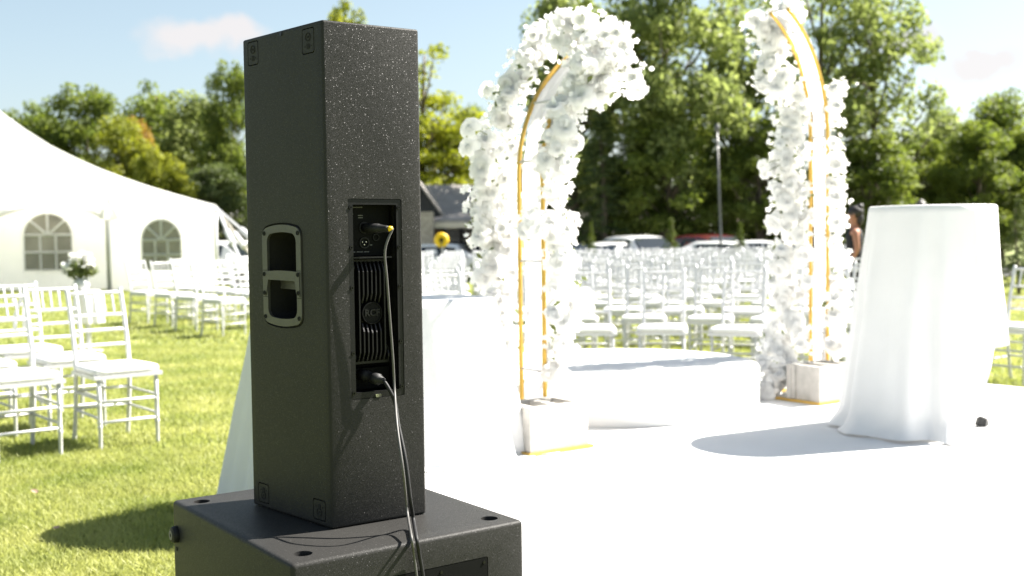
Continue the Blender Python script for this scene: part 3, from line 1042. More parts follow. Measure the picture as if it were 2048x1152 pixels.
def build_chairs():
    # left block, facing the stage (azimuth 140 degrees); d = along the row, k = rows back
    fwd = Vector((math.sin(R(140)), math.cos(R(140)), 0))
    row = Vector((-fwd.y, fwd.x, 0)) * 1.0
    b0 = Vector((-2.385, 6.74, 0))
    g = 'white chairs at the left edge'
    spots = [(0, 0, 'white spindle-back chair standing alone in front at the left, whole chair in view'),
             (0, -.57, 'nearest white chair at the left edge, half cut off by the frame'),
             (.80, -.02, 'white chair directly behind the whole front chair, ribbon tied to its back'),
             (.80, -.58, 'white chair behind the nearest cut-off chair at the left edge'),
             (1.60, -.03, 'white chair in third row of the left block, below the tent window'),
             (1.60, -.60, 'white chair in third row of the left block, against the left frame edge')]
    made = []
    for k, d, lab in spots:
        p = b0 - fwd * k + row * d
        made.append(chair(p.x, p.y, 140 + random.uniform(-3, 3), lab, g))
    # ribbon on the chair behind
    rb = MB()
    for s, a in ((1, .05), (-1, -.03)):
        pts = [Vector((.165 + .015 * s, -.28, .86)), Vector((.19 + .02 * s, -.29, .80)), Vector((.20 + .03 * s, -.29, .72)), Vector((.205 + .03 * s, -.285, .63))]
        wd = Vector((.028, .008, 0))
        vs_ = []
        for p in pts:
            vs_ += [p - wd * .5, p + wd * .5]
        rb.add(vs_, [(2 * i, 2 * i + 1, 2 * i + 3, 2 * i + 2) for i in range(3)])
    rb.ball((.172, -.275, .865), (.026, .014, .02))
    rb.build('ribbon', 'drape_white', made[2], smooth=True)
    # group further back, in front of the tent
    g2 = 'white chairs on the lawn before the tent'
    mid = [(-5.30, 16.45, 'white chair on the lawn before the tent, leftmost of its group'),
           (-4.72, 15.75, 'second chair from the left in the group before the tent'),
           (-4.18, 14.95, 'white chair in the middle of the front line before the tent'),
           (-3.62, 14.15, 'white chair before the tent, partly hidden behind the loudspeaker edge')]
    for x, y, lab in mid:
        chair(x, y, 128 + random.uniform(-4, 4), lab, g2)
    for x, y, w in ((-4.55, 17.1, 'third row, left'), (-4.0, 16.3, 'second row, left'), (-3.45, 15.45, 'second row, right'), (-5.1, 17.9, 'back row, left'), (-4.3, 18.3, 'back row, right'), (-3.7, 17.4, 'third row, right')):
        chair(x, y, 128 + random.uniform(-4, 4), 'white chair before the tent, %s chair of its group' % w, 'back lines of chairs before the tent', False)
    chair(3.93, 8.80, 232, 'front row chair at the right frame edge beyond the tall draped table', 'front row of white chairs')
    # main block: rows bent round the plinth
    c = Vector((.60, 6.2, 0))
    count = 0
    for k in range(15):
        rad = 2.92 + k * 1.12
        step = .585 / rad
        a0 = .215 + (step * .5 if k % 2 else 0)
        n0 = int(1.05 / step) + 1
        pos = {}
        for i in range(-n0, n0 + 3):
            a = a0 + i * step
            x, y = c.x + rad * math.sin(a), c.y + rad * math.cos(a)
            px, py = px_of((x, y, .6))
            w = .3 * F_PX / y
            if not any(lo - w < px < hi + w for lo, hi in ((846, 1010), (1105, 1560), (1660, 1700))):
                continue
            if y > 24:
                continue
            faz = math.degrees(a) + 180 + random.uniform(-2.5, 2.5)
            x += random.uniform(-.03, .03); y += random.uniform(-.04, .04)
            if k == 0:
                rk = {0: 'front row chair'}
                nth = pos.setdefault('front', 0); pos['front'] += 1
                if px > 1900:
                    lab = 'front row chair hidden mostly behind the tall draped table'
                elif px > 1600:
                    lab = 'front row chair %s the right flower arch' % ('close beside' if pos.setdefault('gap', 0) == 0 else 'one place further right of'); pos['gap'] += 1
                elif px > 1420:
                    lab = 'front row chair beside the right flower arch, seen over the plinth'
                elif px > 1250:
                    lab = 'front row chair in the middle, seen over the plinth'
                elif px > 1100:
                    lab = 'front row chair beside the left flower arch, seen over the plinth'
                else:
                    lab = 'front row chair behind the low oval draped table, %s one' % ('left' if pos.setdefault('low', 0) == 0 else 'right'); pos['low'] += 1
                chair(x, y, faz, lab, 'front row of white chairs')
            else:
                where = ('behind the low oval table' if px < 1050 else 'left part between the arches' if px < 1240 else
                         'middle part between the arches' if px < 1400 else 'right part between the arches' if px < 1600 else 'beside the tall table')
                ORD = ('first', 'second', 'third', 'fourth', 'fifth', 'sixth', 'seventh', 'eighth', 'ninth', 'tenth', 'eleventh', 'twelfth', 'thirteenth', 'fourteenth', 'fifteenth', 'sixteenth', 'seventeenth', 'eighteenth', 'nineteenth', 'twentieth')
                pos[where] = pos.get(where, 0) + 1
                lab = 'white chair, %s from left in %s row, %s' % (ORD[pos[where] - 1], ORD[k], where)
                chair(x, y, faz, lab, 'chairs of the %s row' % ORD[k], k < 3)
            count += 1


build_chairs()


# ================================================================== DRAPED TABLES
def draped_round(name, label, cx_, cy_, z0, ztop, rtop, rbot_fn, hem_fn, nf, amp, seed, ysc=1.0):
    t = thing(name, label, 'table', (cx_, cy_, z0))
    rnd = random.Random(seed)
    ph = [rnd.uniform(0, 2 * PI) for _ in range(6)]
    H = ztop - z0
    n = 220
    rows = 34
    prof = []
    vs_ = []

    def fold(a):
        return (math.sin(nf * a + ph[0] + 1.2 * math.sin(2 * a + ph[1])) + .55 * math.sin((nf * 1.7) // 1 * a + ph[2]) + .3 * math.sin(2 * nf * a + ph[3])) / 1.6
    for j in range(4):                                       # flat top
        r_ = rtop * (.25, .55, .85, .97)[j]
        for i in range(n):
            a = 2 * PI * i / n
            vs_.append((r_ * math.cos(a), r_ * math.sin(a), H))
    for i in range(n):
        a = 2 * PI * i / n
        vs_.append((rtop * math.cos(a), rtop * math.sin(a), H - .006))
    for j in range(1, rows + 1):
        f_ = j / rows
        for i in range(n):
            a = 2 * PI * i / n
            hem = hem_fn(a)
            zb = hem
            z = H - .006 - (H - .006 - zb) * f_
            drop = (H - z) / H
            r_ = rtop + (rbot_fn(a) - rtop) * (drop ** 1.05) + amp * fold(a) * min(1, drop * 2.2) * (.35 + .65 * drop)
            if zb < .02 and f_ > .93:
                r_ += (f_ - .93) / .07 * (.05 + .02 * fold(a * 1.0 + .5))     # cloth pooling on the floor
                z = max(z, .004 + .005 * (math.sin(7 * a + ph[4]) + 1))
            wx, wy = cx_ + r_ * math.cos(a), cy_ + ysc * r_ * math.sin(a)
            floor = (STAGE_Z + .006 if in_stage(wx, wy) else .006) - z0
            z = max(z, floor)
            vs_.append((r_ * math.cos(a), r_ * math.sin(a), z))
    vs_ = [(x, y * ysc, z) for x, y, z in vs_]
    R_ = rows + 5
    fs_ = [(j * n + i, j * n + (i + 1) % n, (j + 1) * n + (i + 1) % n, (j + 1) * n + i) for j in range(R_ - 1) for i in range(n)]
    fs_.append(tuple(range(n)))
    m = MB().add(vs_, fs_)
    m.build('tablecloth', 'white_cloth', t, smooth=True)
    tt = MB().tube([(0, 0, H - .03), (0, 0, H - .008)], rtop - .01, 40)
    tt.v = [(x, y * ysc, z) for x, y, z in tt.v]
    tt.build('table_top', 'trim_cream', t)
    MB().tube([(0, 0, .03), (0, 0, H - .03)], .022, 16).build('pedestal', 'chair_paint', t, smooth=True)
    MB().tube([(0, 0, .004), (0, 0, .03)], rtop * .45, 32).build('base', 'chair_paint', t)
    return t


def build_tables():
    # tall cocktail table on the stage; hem pools at the front left and rises at the right
    def hem(a):
        d = math.degrees(a) % 360                            # 0 = right, 90 = away, 180 = left, 270 = towards camera
        up = max(0, math.cos(R(d - 353)))
        return .42 * smoothstep(.08, .72, up) + .012 * math.sin(9 * a)

    def rb(a):
        d = math.degrees(a) % 360
        left = max(0, math.cos(R(d - 195)))
        front = max(0, math.cos(R(d - 260)))
        return .345 + .085 * left + .05 * front
    draped_round('cocktail_table', 'tall round cocktail table under a floor-length white cloth at the right', 2.040, 5.48, STAGE_Z + .002, 1.338, .292, rb, hem, 11, .030, 3)
    draped_round('oval_table', 'low oval table in a white cloth directly behind the loudspeaker', -.605, 4.98, 0, .950, .53, lambda a: .72, lambda a: .0, 14, .032, 5, .58)


build_tables()
m_ = MB()
rock = [Vector((math.cos(a) * r_, math.sin(a) * r_ * .8, z)) for a, r_, z in ((0, .030, 0), (1.2, .028, 0), (2.4, .030, 0), (3.6, .027, 0), (4.9, .030, 0), (.3, .026, .025), (1.5, .024, .034), (2.7, .020, .028), (4.0, .022, .036), (5.2, .024, .026))]
m_.add([p + Vector((0, 0, .004)) for p in rock], [(4, 3, 2, 1, 0), (5, 6, 7, 8, 9), (0, 1, 6, 5), (1, 2, 7, 6), (2, 3, 8, 7), (3, 4, 9, 8), (4, 0, 5, 9)])
o_ = tag(m_.build('dark_stone', 'rock_dark'), 'small dark gray stone lying on the stage right of the tall table', 'stone')
o_.location = (2.285, 5.47, STAGE_Z); o_.scale = (1.25, 1.25, 1.3)


# ================================================================== FLOWER ARCH
def flower_mesh(seed, kind):
    rnd = random.Random(seed)
    m = MB()
    if kind == 'peony':
        layers = ((6, .028, .45, 74), (7, .042, .5, 48), (8, .054, .48, 24), (9, .062, .36, -4))
    elif kind == 'rose':
        layers = ((5, .022, .45, 80), (6, .032, .55, 60), (7, .042, .52, 34), (8, .054, .38, 2))
    else:
        layers = ((5, .050, .50, 8), (6, .036, .42, 34), (4, .018, .5, 65))
    for cnt, ln, wd, el in layers:
        off = rnd.uniform(0, 6)
        for k in range(cnt):
            a = off + 2 * PI * k / cnt + rnd.uniform(-.15, .15)
            L = ln * rnd.uniform(.85, 1.12); W = ln * wd * rnd.uniform(.85, 1.1)
            e0 = R(el + rnd.uniform(-10, 10))
            rad = Vector((math.cos(a), math.sin(a), 0)); tan = Vector((-math.sin(a), math.cos(a), 0))
            rows = []
            for f_, wf, de in ((0, .25, 0), (.35, .8, .1), (.7, 1.0, -.05), (1.0, .62, -.35)):
                e = e0 + de
                p = rad * (L * f_ * math.cos(e) + .004) + Vector((0, 0, L * f_ * math.sin(e)))
                cup = Vector((0, 0, .12 * W)) - rad * .05 * W
                rows.append([p - tan * W * wf + cup * wf, p, p + tan * W * wf + cup * wf])
            vs_ = [q for r_ in rows for q in r_]
            fs_ = []
            for j in range(3):
                for i in range(2):
                    fs_.append((j * 3 + i, j * 3 + i + 1, j * 3 + 3 + i + 1, j * 3 + 3 + i))
            m.add(vs_, fs_)
    m.ball((0, 0, .008), (.012, .012, .010), 8, 5)
    return m.mesh('flower', 'petal_white', True, fix=False)


FLOWERS = [flower_mesh(s, k) for s, k in ((1, 'peony'), (2, 'peony'), (3, 'rose'), (4, 'rose'), (5, 'star'), (6, 'peony'))]


def bud_mesh():
    m = MB().ball((0, 0, .02), (.016, .016, .024), 10, 8)
    return m.mesh('bud', 'petal_white', True)


BUD = bud_mesh()


def arch_half(name, label, corner, base_b, pipes, curve, blobs, loners, depth0, seed):
    """corner: near corner of the base plate; pipes: list of (a, b) on the base; curve(t) -> (s, z) in the arch plane, s along B"""
    rnd = random.Random(seed)
    c = Vector((corner[0], corner[1], STAGE_Z + .003))
    t = thing(name, label, 'flower arch', c)
    fl = lambda s, q, m: A_DIR * s + B_DIR * q + Vector((0, 0, m))
    MB().ring([(0, 0), (.52, 0), (.52, base_b), (0, base_b)], [(.03, .03), (.49, .03), (.49, base_b - .03), (.03, base_b - .03)], 0, .012, fl).build('base_frame', 'gold_paint', t)
    curves = []
    for a, b in pipes:
        pts = []
        for s, z in curve:
            pts.append(A_DIR * a + B_DIR * (b + s) + Vector((0, 0, z)))
        curves.append(pts)
        MB().tube(pts, .0108, 12).build('arch_pipe', 'gold_paint', t, smooth=True)
    for b in {pipes[0][1]}:
        MB().box(A_DIR * .26 + B_DIR * b + Vector((0, 0, .006)), (.03, .46, .011), Matrix.Rotation(math.atan2(B_DIR.y, B_DIR.x), 3, 'Z')).build('base_bar', 'gold_paint', t)
    n = len(curves[0])
    for k in range(3, n - 3, 5):
        MB().tube([curves[0][k], curves[1][k]], .006, 8).build('rung', 'chair_paint', t, smooth=True)
    # gathered cloth hung between the two pipes
    m = MB()
    cols = 15
    vs_ = []
    for k in range(n):
        for i in range(cols):
            f_ = .05 + .9 * i / (cols - 1)
            p = curves[0][k].lerp(curves[1][k], f_)
            w = .018 * math.sin(i * 2.3 + k * .11) + .008 * math.sin(k * .9 + i)
            vs_.append(p + B_DIR * (w + .020))
    m.add(vs_, [(k * cols + i, k * cols + i + 1, (k + 1) * cols + i + 1, (k + 1) * cols + i) for k in range(n - 1) for i in range(cols - 1)])
    m.build('gathered_drape', 'drape_white', t, smooth=True, fix=False)
    # flowers: (px, py, radius px, count, depth offset)
    leaves = MB()
    placed = []
    cam_p = Vector((0, 0, CAM_Z))
    for px, py, rp, cnt, doff in blobs:
        for _ in range(int(cnt * (1.1 if base_b < .4 else 1.25))):
            for _try in range(12):
                ang = rnd.uniform(0, 2 * PI); rr = rp * math.sqrt(rnd.random())
                q = at_y(px + rr * math.cos(ang), py + rr * math.sin(ang), depth0 + doff + rnd.uniform(-.09, .10))
                if all((q - w).length > .030 for w in placed):
                    break
            placed.append(q)
            sc_ = rnd.choice((rnd.uniform(.75, 1.12), rnd.uniform(.7, .95), rnd.uniform(.45, .7)))
            cen = at_y(px, py, depth0 + doff + .05)
            d = (q - cen).normalized() * .6 + (cam_p - q).normalized() * rnd.uniform(.1, .8) + Vector((rnd.uniform(-.5, .5), rnd.uniform(-.5, .5), rnd.uniform(-.2, .7)))
            o = obj('flower', rnd.choice(FLOWERS), t, q - c)
            o.rotation_euler = d.to_track_quat('Z', 'Y').to_euler()
            o.scale = (sc_, sc_, sc_)
            if rnd.random() < .45:
                for _l in range(3):                            # a few leaves tucked behind
                    b = q - c + Vector((rnd.uniform(-.05, .05), rnd.uniform(.0, .07), rnd.uniform(-.05, .05)))
                    v1 = Vector((rnd.gauss(0, 1), rnd.gauss(0, 1), rnd.gauss(0, 1))).normalized() * .045
                    v2 = v1.orthogonal().normalized() * .013
                    leaves.add([b, b + v1 * .5 + v2, b + v1, b + v1 * .5 - v2], [(0, 1, 2, 3)])
    tag(leaves.build('foliage', 'leaf_bouquet', t, fix=False), kind='stuff')
    fill = MB()
    for px, py, rp, cnt, doff in blobs:
        for _ in range(cnt * 5):
            ang = rnd.uniform(0, 2 * PI); rr = (rp + 16) * rnd.random() ** .4
            q = at_y(px + rr * math.cos(ang), py + rr * math.sin(ang), depth0 + doff + rnd.uniform(-.10, .12)) - c
            nrm = (Vector((rnd.gauss(0, .7), -1, rnd.gauss(.2, .7)))).normalized()
            u = nrm.orthogonal().normalized(); w = nrm.cross(u)
            rad = rnd.uniform(.011, .022)
            for k in range(5):
                a = 2 * PI * k / 5 + ang
                d = u * math.cos(a) + w * math.sin(a); e = u * -math.sin(a) + w * math.cos(a)
                fill.add([q, q + d * rad * .6 + e * rad * .42 + nrm * rad * .2, q + d * rad * 1.1 + nrm * rad * .1, q + d * rad * .6 - e * rad * .42 + nrm * rad * .2], [(0, 1, 2, 3)])
    tag(fill.build('small_blossoms', 'petal_white', t, fix=False), kind='stuff')
    for px, py, ax, ay, sc_, bud in loners:                    # single blooms standing off on stems
        q = at_y(px, py, depth0 - .03); b = at_y(ax, ay, depth0 + .02)
        MB().tube([b - c, (b - c).lerp(q - c, .5) + Vector((0, 0, .006)), q - c], .0022, 6).build('stem', 'leaf_bouquet', t, smooth=True)
        o = obj('flower', BUD if bud else FLOWERS[4], t, q - c)
        d = (q - b).normalized() + (cam_p - q).normalized() * .8
        o.rotation_euler = d.to_track_quat('Z', 'Y').to_euler()
        o.scale = (sc_,) * 3
    return t


def cinder_block(corner, label, a0=.012, b0=.012):
    c = Vector((corner[0], corner[1], STAGE_Z + .016)) + A_DIR * a0 + B_DIR * b0
    la, lb, h = .235, .325, .195
    rot = math.atan2(B_DIR.y, B_DIR.x)
    m = MB()
    fl = lambda s, q, k: (q, s, k)
    out = [(0, 0), (la, 0), (la, lb), (0, lb)]
    w = .032
    # long walls, then three webs butted between them (the end webs set back, leaving the grooved ends)
    m.box((lb / 2, w / 2, h / 2), (lb, w, h)); m.box((lb / 2, la - w / 2, h / 2), (lb, w, h))
    for x in (.014 + w / 2, lb / 2, lb - .014 - w / 2):
        m.box((x, la / 2, h / 2), (w, la - 2 * w - .002, h))
    # rounded lips in the end grooves
    for x in (.010, lb - .010):
        for y in (w + .014, la - w - .014):
            m.box((x, y, h / 2), (.012, .026, h - .001))
    o = m.build('concrete_block', 'concrete')
    o.location = c; o.rotation_euler = (0, 0, rot)
    tag(o, label, 'block')


def build_arches():
    NL = 26
    cl = [(0, .012 + 1.235 * k / 12) for k in range(12)]
    cl += [(.75 * (1 - math.cos(R(66) * k / 14)), 1.245 + .72 * math.sin(R(66) * k / 14)) for k in range(15)]
    left_blobs = [
        (962, 262, 20, 3, .46), (975, 305, 26, 6, .46), (1002, 255, 28, 7, .46), (1014, 210, 28, 7, .40), (1034, 165, 28, 7, .40), (1056, 125, 28, 7, .40), (1012, 300, 20, 4, .46), (1010, 345, 20, 4, .46),
        (1080, 85, 30, 8, .40), (1125, 62, 30, 9, .15), (1180, 58, 30, 10, .1), (1225, 85, 34, 11, .1), (1240, 140, 34, 11, .1), (1190, 115, 40, 12, .06), (1160, 120, 26, 7, .0),
        (1205, 172, 24, 6, .08), (1165, 185, 34, 9, .05), (1132, 225, 26, 8, .05), (1125, 275, 28, 8, .03), (1112, 325, 28, 9, -.02),
        (975, 355, 30, 8, .46), (965, 400, 30, 9, .46), (1004, 430, 26, 7, .46), (1008, 390, 20, 4, .46), (975, 465, 30, 8, .46), (1004, 510, 24, 7, .46), (1012, 470, 16, 3, .46), (1012, 550, 16, 3, .46), (980, 545, 28, 7, .46), (1004, 590, 20, 5, .46), (1008, 625, 16, 4, .46), (1010, 665, 16, 4, .46), (1012, 710, 14, 4, .46), (1016, 750, 12, 3, .46), (1018, 785, 9, 2, .46),
        (1062, 445, 20, 5, -.06), (1112, 385, 20, 6, .0), (1118, 448, 26, 8, .0), (1120, 510, 24, 7, .0), (1126, 570, 26, 7, .0), (1130, 630, 24, 7, .0), (1120, 690, 20, 6, .0), (1112, 745, 14, 4, .0), (1155, 605, 16, 3, .03), (1066, 745, 9, 2, .3), (1068, 620, 9, 2, .3)]
    loners = [(1275, 180, 1262, 160, 1.0, 0), (1300, 137, 1272, 133, .7, 1), (940, 255, 975, 270, 1.0, 0), (937, 293, 970, 300, 1.0, 0), (1157, 20, 1172, 42, .6, 1), (975, 178, 1000, 190, .8, 0), (1172, 597, 1140, 600, 1.1, 0)]
    arch_half('flower_arch_half', 'left half of the flower arch, gold pipes curving right under white blooms', (.068, 4.841), .36, [(.455, .29), (.27, .29)], cl, left_blobs, loners, 5.18, 21)
    cr = [(0, .012 + 1.50 * k / 13) for k in range(13)]
    cr += [(-.62 * (1 - math.cos(R(64) * k / 13)), 1.512 + .78 * math.sin(R(64) * k / 13)) for k in range(14)]
    right_blobs = [
        (1515, 55, 16, 4, .15), (1550, 40, 26, 8, .15), (1575, 25, 20, 6, .12), (1590, 18, 12, 3, .1), (1538, 85, 30, 9, .15), (1560, 135, 30, 9, .15), (1540, 165, 20, 5, .15), (1575, 185, 26, 8, .15), (1583, 235, 24, 8, .15),
        (1572, 285, 24, 8, .15), (1556, 322, 20, 5, .15), (1580, 335, 24, 7, .15), (1578, 385, 28, 8, .15), (1570, 435, 28, 8, .15), (1582, 475, 24, 7, .15), (1570, 520, 26, 8, .15), (1574, 570, 28, 8, .15), (1570, 620, 28, 8, .15),
        (1564, 670, 30, 9, .1), (1550, 715, 30, 9, .05), (1546, 755, 28, 9, .0), (1536, 785, 18, 6, -.04), (1576, 740, 20, 5, .05), (1592, 650, 12, 3, .1),
        (1676, 178, 9, 3, .05), (1670, 210, 6, 2, .08), (1672, 240, 7, 2, .05), (1670, 290, 8, 2, .05), (1672, 325, 8, 2, .05), (1672, 360, 9, 3, .05), (1674, 400, 9, 3, .05), (1674, 440, 9, 3, .05), (1670, 480, 9, 3, .05), (1612, 215, 6, 2, .05), (1610, 300, 6, 2, .05), (1614, 440, 7, 2, .02), (1610, 565, 7, 2, .02), (1608, 690, 8, 2, .02), (1604, 380, 8, 2, .08), (1602, 510, 8, 2, .08), (1680, 520, 12, 4, .05), (1680, 570, 12, 4, .05), (1676, 605, 11, 3, .05), (1674, 640, 13, 4, .05), (1672, 690, 12, 4, .05)]
    rl = [(1712, 168, 1680, 175, .5, 1), (1497, 165, 1520, 160, .6, 1), (1525, 330, 1560, 320, .7, 0), (1530, 348, 1560, 330, .7, 0), (1532, 2, 1545, 20, .4, 1), (1700, 400, 1675, 395, .7, 1)]
    arch_half('flower_arch_half', 'right half of the flower arch beside the tall draped table, curving left', (1.688, 6.18), .46, [(.395, .40), (.27, .40)], cr, right_blobs, rl, 6.55, 22)
    cinder_block((.068, 4.841), 'concrete block weighing down the left flower arch')
    cinder_block((1.688, 6.18), 'concrete block weighing down the right flower arch beside the draped table')


build_arches()


# ================================================================== TENT
def build_tent():
    Y0 = 27.5
    z_of = lambda px, py, y=Y0: at_y(px, py, y).z
    x_of = lambda px, y=Y0: at_y(px, 480, y).x
    t = thing('pole_tent', 'large white pole tent with arched windows at the left', 'tent', (x_of(432), Y0, 0))
    o = Vector(t.location)
    eave = 2.02
    xr = x_of(432)
    # ridge running from the corner up to the mast, measured along its outline
    sil = [(432, 409), (415, 406), (390, 399), (350, 388), (300, 373), (250, 356), (200, 337), (150, 315), (100, 290), (50, 258), (0, 222), (-60, 175), (-120, 120)]
    ridge = []
    for i, (px, py) in enumerate(sil):
        f_ = i / (len(sil) - 1)
        ridge.append(at_y(px, py, Y0 + 5.5 * f_))
    mast = ridge[-1]
    front = [Vector((p.x + (xr - p.x) * 0 + (Y0 - p.y) * .0, Y0, eave)) for p in ridge]
    m = MB()
    rows = 12
    vs_ = []
    for e, r_ in zip(front, ridge):
        for j in range(rows + 1):
            f_ = j / rows
            p = e.lerp(r_, f_)
            p.z = e.z + (r_.z - e.z) * (f_ ** 1.35)
            vs_.append(p - o)
    n = len(ridge)
    q = rows + 1
    m.add(vs_, [(i * q + j, i * q + j + 1, (i + 1) * q + j + 1, (i + 1) * q + j) for i in range(n - 1) for j in range(rows)])
    # far slope to the right
    back = [Vector((xr - .55 * 2 * (p.y - Y0), p.y + (p.y - Y0) * 1.0, eave)) for p in ridge]
    vs_ = []
    for e, r_ in zip(back, ridge):
        for j in range(rows + 1):
            f_ = j / rows
            p = e.lerp(r_, f_); p.z = e.z + (r_.z - e.z) * (f_ ** 1.35)
            vs_.append(p - o)
    m.add(vs_, [(i * q + j, (i + 1) * q + j, (i + 1) * q + j + 1, i * q + j + 1) for i in range(n - 1) for j in range(rows)])
    # left part beyond the mast, mirrored, out of the frame
    mir = lambda v: Vector((2 * mast.x - v.x, v.y, v.z))
    vs_ = []
    for e, r_ in zip(front, ridge):
        for j in range(rows + 1):
            f_ = j / rows
            p = e.lerp(r_, f_); p.z = e.z + (r_.z - e.z) * (f_ ** 1.35)
            vs_.append(mir(p) - o)
    m.add(vs_, [(i * q + j, (i + 1) * q + j, (i + 1) * q + j + 1, i * q + j + 1) for i in range(n - 1) for j in range(rows)])
    m.build('roof', 'tent_vinyl', t, smooth=True)
    # valance: straight over the right bay, arched over the entrance bay at the left
    xp = x_of(217)
    XL = 2 * mast.x - xr

    def wall_panel(name, x0, x1, y, zt_fn, wins, nx=40, zb=-.02):
        """sidewall as a grid with the window openings left out"""
        xs = sorted(set([x0 + (x1 - x0) * k / nx for k in range(nx + 1)]))
        m_ = MB()
        cols = []
        for x in xs:
            w = .05 * math.sin(2.2 * x) + .02 * math.sin(7 * x + 1)
            cols.append([Vector((x, y + w * (1 - k / 10) * .8, zb + (zt_fn(x) - zb) * k / 10)) - o for k in range(11)])
        vs2 = [p for c_ in cols for p in c_]
        fs2 = []
        for i in range(len(xs) - 1):
            for k in range(10):
                fs2.append((i * 11 + k, (i + 1) * 11 + k, (i + 1) * 11 + k + 1, i * 11 + k + 1))
        m_.add(vs2, fs2)
        return m_.build(name, 'tent_vinyl', t, smooth=True)
    wall_panel('sidewall', xp, xr, Y0 + .02, lambda x: eave, [])
    MB().box(Vector(((xp + x_of(-700)) / 2, Y0 + .9, 1.2)) - o, (xp - x_of(-700), .01, 2.4)).build('sidewall', 'tent_vinyl', t)
    wall_r = MB()
    wall_r.add([Vector(q_) - o for q_ in ((xr, Y0 + .05, 0), (xr - 6.05, Y0 + 11, 0), (xr - 6.05, Y0 + 11, 2.0), (xr, Y0 + .05, 2.0))], [(0, 1, 2, 3)])
    wall_r.build('sidewall', 'tent_vinyl', t)
    wall_b = MB().box(Vector(((xr - 6.1 + XL) / 2, Y0 + 11, 1.0)) - o, (xr - 6.1 - XL, .012, 2.0)).build('sidewall', 'tent_vinyl', t)
    # arched valance edge
    arch = [(217, 441), (200, 432), (183, 425), (165, 419), (140, 414), (110, 412), (80, 412), (50, 416), (25, 423), (0, 431), (-25, 440), (-50, 446)]
    pts = [at_y(px, py, Y0 - .04) for px, py in arch]
    m = MB()
    vs_ = []
    for p in pts:
        vs_ += [Vector((p.x, Y0 - .003, eave - .004)) - o, p - o]
    m.add(vs_, [(2 * i, 2 * i + 1, 2 * i + 3, 2 * i + 2) for i in range(len(pts) - 1)])
    m.build('valance', 'tent_vinyl', t, smooth=True)
    MB().tube([p - o for p in pts], .018, 6).build('valance_piping', 'tent_piping', t, smooth=True)
    # corner flap above the post
    fp = [at_y(217, 398, Y0 - .1), at_y(198, 436, Y0 - .14), at_y(217, 441, Y0 - .18), at_y(236, 436, Y0 - .14)]
    m = MB().add([p - o for p in fp], [(0, 1, 2), (0, 2, 3)])
    fl = m.build('corner_flap', 'tent_vinyl', t)
    MB().tube([p - o for p in (fp[0], fp[1], fp[2], fp[3], fp[0])], .012, 6).build('flap_piping', 'tent_piping', fl)
    # posts
    for px, y in ((217, Y0 - .06), (432, Y0 - .03)):
        p = at_y(px, 480, y)
        MB().tube([Vector((p.x, y, 0)) - o, Vector((p.x, y, eave)) - o], .045, 12).build('post', 'chair_paint', t, smooth=True)
        if px == 217:
            MB().box(Vector((p.x - .02, y - .05, .95)) - o, (.05, .02, 1.9)).build('post_strap', 'tent_piping', t)
    # windows: arched frame with muntins, nine panes each
    for pc, hw, top, spring, bot, y in ((96, 47, 428, 470, 539, Y0 + .87), (323, 38, 440, 480, 539, Y0 - .06)):
        c = at_y(pc, spring, y)
        W = hw * y / F_PX
        zs, zb = c.z, z_of(pc, bot, y)
        Hh = z_of(pc, top, y) - zs
        wf = MB()
        bt = .035
        fn = lambda s, q_, mm: Vector((c.x + s, y - mm, q_)) - o
        out = [(-W - bt, zb - bt), (W + bt, zb - bt), (W + bt, zs)] + [((W + bt) * math.cos(PI * k / 16), zs + (Hh + bt) * math.sin(PI * k / 16)) for k in range(1, 16)] + [(-W - bt, zs)]
        inn = [(-W, zb), (W, zb), (W, zs)] + [(W * math.cos(PI * k / 16), zs + Hh * math.sin(PI * k / 16)) for k in range(1, 16)] + [(-W, zs)]
        wf.ring(out, inn, .0, .03, fn)
        win = wf.build('window', 'tent_vinyl', t)
        mid = (zs + zb) / 2
        bars = [((-W / 3, zb), (-W / 3, zs)), ((W / 3, zb), (W / 3, zs)), ((-W, mid), (W, mid)), ((-W, zs), (W, zs)), ((0, zs), (0, zs + Hh)), ((0, zs), (-W * .74, zs + Hh * .68)), ((0, zs), (W * .74, zs + Hh * .68))]
        for p, q2 in bars:
            MB().tube([fn(*p, .018), fn(*q2, .018)], .028, 6).build('muntin', 'tent_vinyl', win)
        for cx0, cx1 in ((-W, -W / 3), (-W / 3, W / 3), (W / 3, W)):
            for z0, z1 in ((zb, mid), (mid, zs)):
                MB().prism([(cx0, z0), (cx1, z0), (cx1, z1), (cx0, z1)], .004, .008, fn).build('pane', 'dark_pane', win)
        for k0, k1 in ((0, 4), (4, 8), (8, 12), (12, 16)):
            MB().prism([(0, zs)] + [(W * math.cos(PI * k / 16), zs + Hh * math.sin(PI * k / 16)) for k in range(k0, k1 + 1)], .004, .008, fn).build('pane', 'dark_pane', win)
    # guy straps from the right corner to stakes
    top = Vector((xr + .03, Y0, eave - .04))
    for px, py, y, mt in ((500, 474, 26.6, 'chair_paint'), (494, 500, 26.3, 'tent_piping'), (470, 497, 26.0, 'chair_paint')):
        e = at_y(px, py, y)
        d = (e - top).normalized()
        far = top + d * ((top.z) / -d.z)
        s = MB().tube([top - o, far - o], .035, 6).build('guy_strap', mt, t)
        MB().tube([top + d * 1.15 - o, top + d * 1.75 - o], .075, 8).build('ratchet', 'chair_paint', s)


plain('dark_pane', (.26, .24, .21), .25, var=.35, vscale=1.6, spec=.6)
build_tent()


